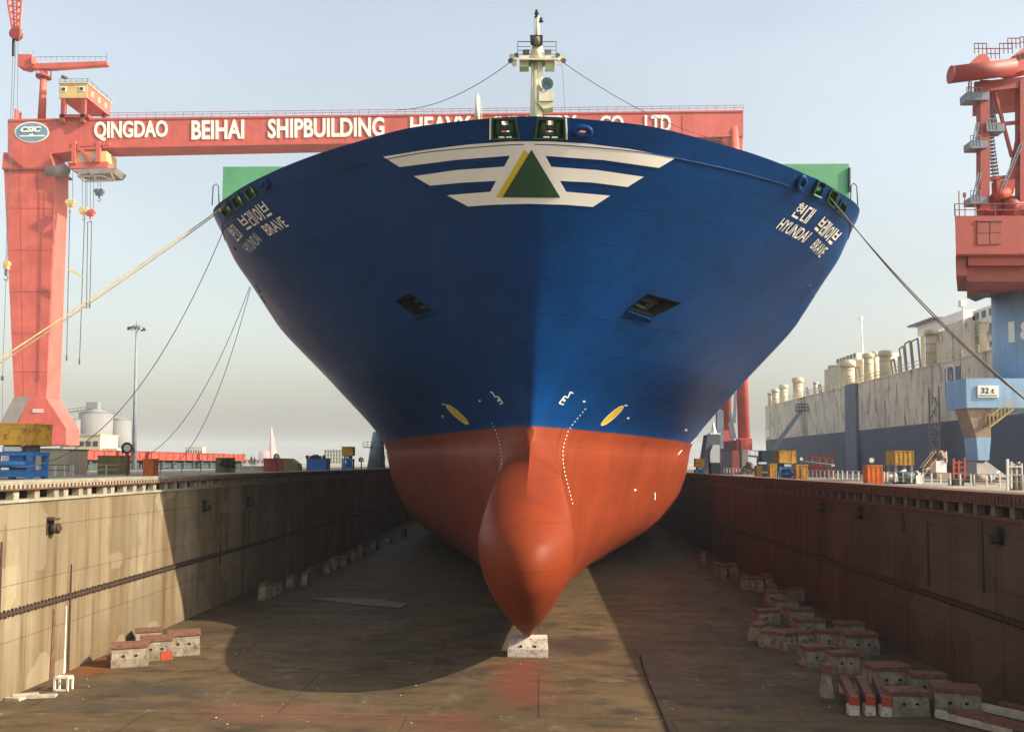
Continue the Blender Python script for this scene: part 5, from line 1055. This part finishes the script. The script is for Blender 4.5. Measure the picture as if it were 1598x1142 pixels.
mb = MB(); rail3(mb, (xa, yh, z1), (xb, yh, z1), 1.1, 12); rail3(mb, (xa, yh, z1), (xa+sk*13, yh+13, z1), 1.1, 8); mb.bar((xa+.4, yh, z1), (xa+.4, yh, z1+2.3), .07); mb.bar((xa+.9, yh, z1), (xa+.9, yh, z1+1.8), .06); mb.box((xa+.9, yh, z1+1.9), (.2, .2, .4)); pcp('roof_railing', mb, 'crane_red_dark', house)
ya = 84
def ap(u, v, dy=0): return at(u, v, ya+dy)
mb = MB(); mb.bar(ap(1534, 330), ap(1534, 128), .85); mb.bar(ap(1596, 330), ap(1596, 128), .95); mb.bar(ap(1534, 330, 5), ap(1534, 128, 5), .7); mb.bar(ap(1596, 330, 5), ap(1596, 128, 5), .7)
for v0, v1 in ((197, 190), (280, 274)): mb.bar(ap(1534, v0), ap(1600, v1), .3); mb.bar(ap(1534, v0, 5), ap(1600, v1, 5), .3)
mb.bar(ap(1553, 145), ap(1579, 245), .25); mb.bar(ap(1592, 200), ap(1572, 300), .35); mb.bar(ap(1596, 240, 2), ap(1570, 320, 2), .4); mb.prism([ap(1520, 128, -.4), ap(1640, 116, -.4), ap(1640, 132, -.4), ap(1520, 144, -.4)], (2.7, 6, 0)); af = pcp('a_frame', mb, 'house_red')
mb = MB(); mb.cyl(ap(1484, 117, -1.2), ap(1582, 105, -1.2), .78, n=20); mb.cyl(ap(1484, 117, -1.2)-Vector((.06, 0, 0)), ap(1484, 117, -1.2), .82, n=20); pcp('counterweight_drum', mb, 'house_red', af)
mb = MB(); mb.prism([ap(1508, 104, -.9), ap(1528, 85, -.9), ap(1540, 84, -.9), ap(1547, 99, -.9)], (0, 1, 0)); mb.prism([ap(1568, 108, -.9), ap(1580, 88, -.9), ap(1600, 73, -.9), ap(1625, 73, -.9), ap(1625, 104, -.9), ap(1583, 113, -.9)], (0, 1.6, 0)); pcp('sheave_bracket', mb, 'crane_red', af)
for k in range(4): mb = MB(); c = ap(1583+k*7, 92-k*2.6, -.93); mb.box(c, (.22, .06, .5)); pcp('bracket_slot', mb, 'dark_steel', af)
mb = MB()
for (u0, u1, v) in ((1521, 1540, 84), (1540, 1560, 92), (1560, 1580, 84), (1573, 1592, 76), (1592, 1610, 74)): rail3(mb, ap(u0, v), ap(u1, v), 1.0, 4); rail3(mb, ap(u0, v, 2), ap(u1, v, 2), 1.0, 4)
pcp('top_railing', mb, 'crane_red_dark', af)
mb = MB()
for (u0, v0, u1, v1) in ((1541, 150, 1550, 200), (1543, 205, 1553, 282)):
    for f in np.linspace(0, 1, 15): c = ap(u0+(u1-u0)*f, v0+(v1-v0)*f, .6); mb.box(c, (.62, .6, .07))
    mb.bar(ap(u0-2, v0, .3), ap(u1-2, v1, .3), .06); mb.bar(ap(u0+5, v0-8, .3), ap(u1+5, v1-8, .3), .06)
for (u0, u1, v) in ((1509, 1532, 153), (1515, 1530, 228), (1515, 1530, 314), (1540, 1556, 202)):
    mb.bx(tuple(ap(u0, v+3, -.6)), tuple(ap(u1, v, .8))); rail3(mb, ap(u0, v, -.6), ap(u1, v, -.6), 1.0, 4)
for (u0, v0, u1, v1) in ((1517, 226, 1524, 192), (1517, 312, 1527, 270), (1511, 150, 1512, 128), (1560, 300, 1592, 225)): mb.bar(ap(u0, v0, -.5), ap(u1, v1, -.5), .1); mb.bar(ap(u0+4, v0, -.5), ap(u1+4, v1, -.5), .08); [mb.bar(ap(u0+(u1-u0)*f, v0+(v1-v0)*f, -.5), ap(u0+4+(u1-u0)*f, v0+(v1-v0)*f, -.5), .06) for f in np.linspace(0, 1, 7)]
pcp('stairway', mb, 'blue_grey', af)
mb = MB(); mb.cyl(ap(1549, 309, -.5), ap(1574, 300, -.5), .38, .45, 12); mb.bx(tuple(ap(1556, 300, -.5)), tuple(ap(1573, 286, .5))); pcp('winch', mb, 'orange_paint', house); mb = MB(); mb.cyl(ap(1590, 322, .5), ap(1560, 324, .5), 1.0, n=16); mb.bx(tuple(ap(1540, 330, 0)), tuple(ap(1625, 316, 2))); pcp('hoist_drum', mb, 'crane_red_dark', house)

pc.location = (cx*1.5, 132, ZR0); pc.scale = (1.5, 1.5, 1.5); ZR = ZR0
# ------------------------------------------------------------------ the long weathered ship at the berth behind the right quay
m, N, L, b, geo, noise, ramp, mix = M('weathered_beige', (.68, .60, .45), .85, .14, .1, bump=.15)
c = b.inputs['Base Color'].links[0].from_socket; mp_ = N.new('ShaderNodeMapping'); mp_.inputs['Scale'].default_value = (1, .42, .10); L.new(geo.outputs['Position'], mp_.inputs['Vector'])
c = mix(ramp(noise(1.2, 8, .72, mp_.outputs['Vector']).outputs['Fac'], .53, .63), c, (.15, .09, .075)); c = mix(ramp(noise(.25, 4, .6, mp_.outputs['Vector']).outputs['Fac'], .52, .7), c, (.27, .24, .21)); L.new(c, b.inputs['Base Color'])
M('hull_slate', (.085, .10, .14), .75, .2, .15, streak=.4, streakcol=(.10, .07, .06)); M('slate_strip', (.14, .155, .19), .75, .2, .3); M('vent_cream', (.55, .49, .34), .7, .15, .4, streak=.4, streakcol=(.3, .17, .08))
SX = 60; fs = thing('moored_ship', 'long rusty beige and slate blue ship lying beyond the right quay', 'ship', (SX, 170, 5)); y0, y1 = 98, 240; zm = 19.0; zt = 27.9
def sp_(name, mb, m, par=None, **k):
    o = wpart(fs, name, mb, m, **k)
    if par: o.parent = par
    return o
mb = MB(); mb.hexa([(SX+.4, y0, 4), (SX+32, y0, 4), (SX+32, y1, 4), (SX+.4, y1, 4), (SX, y0, zm), (SX+32, y0, zm), (SX+32, y1, zm), (SX, y1, zm)]); lower = sp_('lower_hull', mb, 'hull_slate')
mb = MB(); mb.bx((SX, y0, zm), (SX+32, y1, zt)); mb.bx((SX-.1, y0, zt-.25), (SX, y1, zt)); sp_('upper_hull', mb, 'weathered_beige')
def sy(u): return atx(u, 600, SX).y
mb = MB(); mb.bx((SX-.5, sy(1339), 6), (SX, sy(1322), zt+.1)); sp_('side_trunk', mb, 'slate_strip')
mb = MB(); p0, p1 = sy(1500), sy(1475); zA, zB = atx(1488, 618, SX).z, atx(1488, 573, SX).z; mb.bx((SX-.05, p0, zA), (SX, p1, zB)); em = sp_('hull_emblem', mb, 'slate_strip')
def rring(y, z, ry, rz, w, n=28):
    mb = MB(); mb.tube([(SX-.06, y+ry*math.copysign(abs(math.cos(a))**.5, math.cos(a)), z+rz*math.copysign(abs(math.sin(a))**.5, math.sin(a))) for a in [2*math.pi*i/n for i in range(n)]], w, 5, True); return mb
yc, zc = sy(1485), atx(1485, 592, SX).z; o = sp_('emblem_ring', rring(yc, zc, 1.25, 2.0, .17), 'sign_white', em); mb = MB()
for dy, dz in ((0, .75), (-.42, -.25), (.42, -.25), (0, -1.1)): mb.tube([(SX-.07, yc+dy+a*.4, zc+dz+b_*.52) for a, b_ in ((0, 1), (1, 0), (0, -1), (-1, 0))], .07, 4, True)
sp_('emblem_diamonds', mb, 'sign_white', em)
mb = MB(); q = atx(1198, 676, SX); mb.bx((SX-.06, q.y-1.5, q.z-.9), (SX, q.y+1.5, q.z+.9)); sp_('stern_mark', mb, 'sign_white')
mb = MB()
for k in (.6, 1.2): mb.bar((SX+.3, y0, zt+k), (SX+.3, y1, zt+k), .09)
for i in range(58): mb.bar((SX+.3, y0+2.4*i, zt), (SX+.3, y0+2.4*i, zt+1.2), .09)
sp_('deck_railing', mb, 'vent_cream')
def vent(u, vt, w, dx=4, cap=True, hd=None, name='deck_vent'):
    x = SX+dx; yv = x*F/(u-842.5); r = w/2/F*yv; zt_ = at(u, vt, yv).z; mb = MB(); mb.cyl((x, yv, zt), (x, yv, zt_-(r*.9 if cap else 0)), r*.82, n=18)
    if cap: mb.cyl((x, yv, zt_-r*.9), (x, yv, zt_-r*.15), r, n=18); mb.cyl((x, yv, zt_-r*.15), (x, yv, zt_), r, r*.6, 18)
    for k in range(3): z = zt+(zt_-zt)*(.25+.2*k); mb.cyl((x, yv, z), (x, yv, z+.12), r*.88, n=18)
    sp_(name, mb, 'vent_cream')
for a in ((1201, 612, 10), (1208, 607, 12), (1221, 600, 14, 5), (1243, 589, 18, 4), (1296, 570, 13, 6), (1320, 562, 24, 4), (1352, 551, 17, 4), (1362, 549, 14, 8), (1378, 547, 21, 4), (1449, 514, 21, 5), (1528, 497, 15, 4), (1400, 556, 7, 4), (1270, 596, 7, 4)): vent(*a)
def sbox(name, u0, u1, v, dx0, dx1, m, par=None, vb=None):
    xx = SX+dx0; ya_, yb_ = sorted((xx*F/(u0-842.5), xx*F/(u1-842.5))); mb = MB(); z1 = at((u0+u1)/2, v, (ya_+yb_)/2).z; z0 = zt if vb is None else at((u0+u1)/2, vb, (ya_+yb_)/2).z; mb.bx((xx, ya_, z0), (SX+dx1, yb_, z1)); return sp_(name, mb, m, par), (xx, ya_, yb_, z0, z1)
sbox('deck_house', 1284, 1312, 573, 5, 14, 'vent_cream'); h, (xx, ya_, yb_, z0_, z1_) = sbox('bridge_house', 1302, 1334, 556, 7, 16, 'sign_white', None, 566)
for f in np.linspace(.05, .85, 6): mb = MB(); mb.bx((xx-.08, ya_+(yb_-ya_)*f, z0_+.5), (xx, ya_+(yb_-ya_)*(f+.09), z0_+1.4)); sp_('window', mb, 'window_dark', h)
sbox('deck_house', 1306, 1332, 566, 7.5, 15.5, 'vent_cream')
sbox('accommodation_block', 1457, 1515, 510, 5, 18, 'weathered_beige'); sbox('accommodation_block', 1470, 1520, 500, 6, 18, 'weathered_beige')
h, (xx, ya_, yb_, z0_, z1_) = sbox('wheelhouse', 1428, 1500, 497, 9, 20, 'sign_white', None, 514); mb = MB(); mb.bx((xx-1.2, yb_-9, z1_), (xx+4, yb_+1.5, z1_+.3)); sp_('wheelhouse_roof', mb, 'slate_strip', h); mb = MB(); [mb.bar((xx+.5, y, zt), (xx+.5, y, z0_), .5) for y in np.linspace(ya_+1, yb_-1, 4)]; sp_('wheelhouse_support', mb, 'vent_cream', h)
h, (xx, ya_, yb_, z0_, z1_) = sbox('white_house', 1513, 1560, 478, 6, 16, 'sign_white')
for k, f in enumerate((.15, .38, .62, .85)):
    for zf in (.30, .62, .88): mb = MB(); yv = ya_+(yb_-ya_)*f; z = z0_+(z1_-z0_)*zf; mb.bx((xx-.08, yv-.55, z-.5), (xx, yv+.55, z+.5)); sp_('window', mb, 'window_dark', h)
mb = MB(); mb.bar((xx-.5, ya_, z0_+(z1_-z0_)*.5), (xx-.5, yb_, z0_+(z1_-z0_)*.5), .9, .12); rail3(mb, (xx-.9, ya_, z0_+(z1_-z0_)*.5), (xx-.9, yb_, z0_+(z1_-z0_)*.5), 1.1, 9, .07); sp_('house_gallery', mb, 'vent_cream', h)
yv = 68*F/(1344-842.5); mb = MB(); mb.cyl((68, yv, zt), at(1344, 494, yv), .22, .12, 8); q = at(1344, 497, yv); mb.box(q, (.7, .7, .9)); sp_('antenna_mast', mb, 'sign_white'); yv = 66*F/(1502-842.5); mb = MB(); mb.cyl((66, yv, zt), at(1502, 472, yv), .2, .14, 8); mb.box(at(1502, 474, yv), (.9, .9, 1)); sp_('antenna_mast', mb, 'sign_white')
for u, v, l in ((1410, 540, 10), (1420, 532, 12), (1432, 528, 14), (1340, 572, 9), (1395, 560, 8), (1280, 600, 8), (1260, 604, 7)): yv = 63*F/(u-842.5); q = at(u, v, yv); mb = MB(); mb.bar((63, yv, zt), q, .25); mb.bar(q, q+Vector((0, l*.18, -.2)), .2); mb.bar((63, yv+l*.18, zt), q+Vector((0, l*.18, -.2)), .2); sp_('deck_piping', mb, 'grey_brown')
mb = MB()
for k in range(6): z = 12+k*1.9; rail3(mb, (SX-1.6, sy(1482), z), (SX-1.6, sy(1466), z), 1, 4, .12); mb.bar((SX-1.6, sy(1480) if k % 2 else sy(1468), z), (SX-1.6, sy(1468) if k % 2 else sy(1480), z+1.9), .15)
mb.bar((SX-1.6, sy(1482), ZR), (SX-1.6, sy(1482), 24), .2); mb.bar((SX-1.6, sy(1466), ZR), (SX-1.6, sy(1466), 24), .2); sp_('gangway_tower', mb, 'grey_brown')

fs.location = (SX*1.5, 255, 1.25); fs.scale = (1.5, 1.5, 1.5)
# ------------------------------------------------------------------ clutter on the right quay
q = ZR
crate('electric_cabinet', 'yellow cabinet left of the yellow and blue trolley on the right quay', 'cabinet', 1202, 1212, 725, 741, 125, 'yellow_paint', q, 1.5, None, 2)
crate('electric_cabinet', 'narrow yellow cabinet by the rubble heap beneath the orange crane legs', 'cabinet', 1181, 1189, 727, 742, 135, 'yellow_paint', q, 1.5, None, 2)
crate('electric_cabinet', 'wide yellow cabinet right of the yellow and blue trolley', 'cabinet', 1243, 1260, 726, 741, 128, 'yellow_paint', q, 1.5, None, 3)
crate('container', 'yellow container standing against the slate side of the far ship', 'container', 1397, 1426, 704, 721, 150, 'yellow_paint', q+2.3, 4, None, 4); o = [x for x in COL.objects if x.get('label', '').startswith('yellow container standing')][0]
mb = MB(); a, b_ = at(1399, 721, 150), at(1424, 735, 150)
for x in (a.x, b_.x): mb.bx((x-.2, 150.2, ZR), (x+.2, 150.6, q+2.3)); mb.bx((x-.2, 153.2, ZR), (x+.2, 153.6, q+2.3))
wpart(o, 'stand', mb, 'grey_brown')
crate('waste_bin', 'orange bin in front of the searchlight on the right quay', 'bin', 1354, 1377, 727, 745, 108, 'orange_bin', q, 1.5, None, 3, 'yellow_paint')
crate('generator_set', 'teal generator box with open frame beneath it, close to the red hull', 'generator', 1110, 1124, 722, 741, 138, 'teal_dark', q, 2, None, 3, 'glass_pale')
crate('container', 'dull red container lying far back below the slate hull', 'container', 1266, 1302, 711, 722, 175, 'red_oxide', q, 3, None, 6)
Y = 160; t = thing('crane_pedestal', 'grey crane pedestal with pale hopper just right of the red hull', 'crane pedestal', at(1108, 735, Y)); mb = MB(); a, b_ = at(1094, 735, Y), at(1124, 678, Y); mb.hexa([(a.x, Y, ZR), (b_.x, Y, ZR), (b_.x, Y+4, ZR), (a.x, Y+4, ZR), (a.x+1.2, Y, b_.z), (b_.x, Y, b_.z), (b_.x, Y+4, b_.z), (a.x+1.2, Y+4, b_.z)]); wpart(t, 'body', mb, 'grey_steel'); mb = MB(); mb.prism([at(1108, 726, Y-.1), at(1122, 722, Y-.1), at(1122, 694, Y-.1), at(1112, 694, Y-.1), at(1107, 706, Y-.1)], (0, -.6, 0)); wpart(t, 'pale_hopper', mb, 'glass_pale'); mb = MB(); mb.cyl(at(1114, 677, Y+1), at(1113, 660, Y+1), .6, .12, 6); mb.bx(tuple(at(1108, 679, Y)), tuple(at(1121, 676, Y+2))); wpart(t, 'pale_cone', mb, 'sign_white'); mb = MB(); mb.bar(at(1123, 640, Y+5), at(1123, 700, Y+5), 1.2); wpart(t, 'blue_post', mb, 'blue_grey')
t = thing('rubble_heap', 'heap of pale rubble and scrap below the orange crane legs', 'scrap heap', at(1168, 738, 150)); mb = MB(); rn = random.Random(9)
for _ in range(70):
    f = rn.gauss(0, .45); c = at(1168+f*13, 738-max(0, (1-abs(f)))*rn.random()*18, 150+rn.uniform(-1, 1)); mb.box(c, (rn.uniform(.3, .9), rn.uniform(.3, .8), rn.uniform(.15, .5)), rn.uniform(0, 3))
wpart(t, 'rubble', mb, 'pale_timber')
Y = 142; t = thing('boom_lift', 'thin raised access boom with a basket in front of the far ship', 'boom lift', at(1200, 738, Y)); mb = MB(); a, b_ = at(1204, 704, Y), at(1250, 641, Y); mb.bar(a, b_, .55); wpart(t, 'boom', mb, 'blue_grey'); mb = MB(); rail3(mb, b_+Vector((-.6, -.5, 0)), b_+Vector((.9, -.5, 0)), 1.1, 4, .1); rail3(mb, b_+Vector((-.6, .5, 0)), b_+Vector((.9, .5, 0)), 1.1, 4, .1); mb.box(b_+Vector((.1, 0, 0)), (1.6, 1.1, .15)); wpart(t, 'basket', mb, 'grey_steel'); mb = MB(); mb.box(at(1204, 712, Y), (3.6, 2.2, 1.8)); mb.box(at(1208, 730, Y), (4.5, 2.4, 1.2)); [mb.cyl(Vector((at(1208, 735, Y).x+dx, Y-1.3, ZR+.5)), Vector((at(1208, 735, Y).x+dx, Y+1.3, ZR+.5)), .5, n=12) for dx in (-1.6, 1.6)]; wpart(t, 'chassis', mb, 'teal_dark')
t = thing('gangway', 'long sloping grey gangway lying on the right quay under the boom', 'gangway', at(1215, 730, 158)); mb = MB(); p, q_ = at(1170, 711, 160), at(1300, 726, 150); mb.bar(p, q_, 1.2, .3); mb.bar(p+Vector((0, 0, 1)), q_+Vector((0, 0, 1)), .1); [mb.bar(p.lerp(q_, f), p.lerp(q_, f)+Vector((0, 0, 1)), .08) for f in np.linspace(0, 1, 14)]; wpart(t, 'walkway', mb, 'blue_grey'); 
for f in (.1, .5, .95): mb = MB(); mb.bar(p.lerp(q_, f), Vector((p.lerp(q_, f).x, p.lerp(q_, f).y, ZR)), .3); wpart(t, 'trestle', mb, 'grey_steel')
Y = 102; t = thing('winch_unit', 'rusty winch unit with white drum housing and sloping stairs near the blue crane leg', 'winch', at(1468, 745, Y)); mb = MB(); a, b_ = at(1461, 737, Y), at(1477, 719, Y); mb.bx((a.x, Y, a.z), (b_.x, Y+1.5, b_.z)); wpart(t, 'drum_housing', mb, 'sign_white'); mb = MB(); rn = random.Random(2); [mb.box(at(1464+rn.random()*12, 704+rn.random()*15, Y+rn.random()), (rn.uniform(.2, .5), .3, rn.uniform(.2, .6)), rn.random()) for _ in range(14)]; mb.bx(tuple(at(1462, 748, Y)), tuple(at(1476, 737, Y+1.2))); wpart(t, 'machinery', mb, 'tan_rust'); mb = MB(); p, q_ = at(1441, 742, Y), at(1461, 716, Y); [mb.bar(p+Vector((0, dy, dz)), q_+Vector((0, dy, dz)), .1) for dy in (0, .8) for dz in (0, .9)]; [mb.box(p.lerp(q_, f)+Vector((0, .4, 0)), (.3, .8, .06)) for f in np.linspace(0, 1, 8)]; wpart(t, 'stairs', mb, 'step_yellow')
Y = 104; t = thing('pipe_rack', 'red and black pipe rack between the winch and the blue crane leg', 'rack', at(1498, 748, Y)); mb = MB(); [mb.bar(at(u, 746, Y), at(u, v, Y), .22) for u, v in ((1488, 715), (1496, 718), (1505, 714))]; [mb.bar(at(1486, v, Y), at(1507, v-1, Y), .16) for v in (722, 730, 738)]; wpart(t, 'frame', mb, 'house_red'); mb = MB(); a, b_ = at(1487, 746, Y+.3), at(1504, 727, Y+.3); mb.bx((a.x, Y+.3, ZR), (b_.x, Y+1.5, b_.z)); wpart(t, 'load', mb, 'dark_steel')
Y = 86; t = thing('gas_bottle_rack', 'cluttered rack of tall dark bottles with a white end post at far right', 'rack', at(1582, 752, Y)); mb = MB(); [mb.cyl(Vector((at(u, 750, Y).x, Y+.3*(i % 2), ZR)), at(u, 720+(i % 3)*3, Y+.3*(i % 2)), .17, n=10) for i, u in enumerate(range(1577, 1594, 4))]; wpart(t, 'bottle_row', mb, 'grey_brown'); mb = MB(); mb.bar(Vector((at(1572, 745, Y-.2).x, Y-.2, ZR)), at(1572, 716, Y-.2), .2); mb.bar(at(1572, 728, Y-.2), at(1595, 728, Y-.2), .1); mb.bar(at(1572, 741, Y-.2), at(1595, 741, Y-.2), .1); wpart(t, 'rack_frame', mb, 'rail_white')
Y = 112; 
for (u, v, s, lab, m) in ((1387, 733, 1.3, 'grey pump with pale pipes left of the cream winch stairs', 'grey_steel'), (1420, 734, 1.5, 'dark pump set near the white notice board', 'teal_dark'), (1402, 737, .9, 'small pale pump between two larger pumps on the right quay', 'pale_timber'), (1535, 741, 1.2, 'low pump at the foot of the blue crane leg', 'tan_rust')):
    c = at(u, v, Y); t = thing('pump', lab, 'pump', (c.x, Y, ZR)); z = ZR; mb = MB(); mb.cyl((c.x-s, Y, z+s*.6), (c.x+s*.5, Y, z+s*.6), s*.4, n=12); mb.bx((c.x-s, Y-.4, z), (c.x+s, Y+.4, z+s*.25)); wpart(t, 'motor', mb, m); mb = MB(); mb.tube([(c.x+s*.5, Y, z+s*.6), (c.x+s, Y, z+s*.6), (c.x+s*1.1, Y, z+s*1.2), (c.x+s*1.6, Y, z+s*1.3)], .14); mb.cyl((c.x+s*.45, Y, z+s*.6), (c.x+s*.6, Y, z+s*.6), s*.5, n=12); wpart(t, 'pipe', mb, 'glass_pale')

# ------------------------------------------------------------------ mooring ropes
def hullpt(u, v, Yd=74): h = cast(u, v, -.2); return h[0] if h else at(u, v, Yd)
haz=None
e = at(-325, 765, 38); s0 = hullpt(352, 320); rope(s0, e, .35, .05, 'rope_yellow', 'thick yellowish rope from the left bow down to the left, upper of two'); rope(s0+Vector((.02, .05, -.13)), e+Vector((.1, .2, -.1)), .38, .04, 'rope_tan', 'tan rope just under the thick yellowish rope at the left bow')
rope(hullpt(349, 354), at(20, 729, 62), 5.2, .03, 'rope_dark', 'thin dark slack line hanging from the left bow corner to the left quay')
rope(hullpt(390, 447, 86), at(224, 713, 85), 3.0, .028, 'rope_dark', 'thin dark slack line from the left hull side, left one of a pair', 36); rope(hullpt(391, 449, 86), at(236, 729, 88), 5.4, .028, 'rope_dark', 'thin dark slack line from the left hull side, right one of a pair', 36)
s1 = hullpt(1297, 309); e = at(1740, 738, 46); rope(s1, e, 1.1, .045, 'rope_tan', 'brownish rope from the right bow chock to the right quay, upper of two'); rope(hullpt(1313, 326)+Vector((0, 0, 0)), e+Vector((.2, -.4, 0)), 1.5, .04, 'rope_dark', 'dark rope from the right bow corner, lower of two running to the right quay')
bol = [(at(-325, 765, 38), 'black mooring bollard on the left quay edge holding the yellowish rope'), (at(1740, 738, 46), 'black mooring bollard on the right quay holding the brownish rope')]
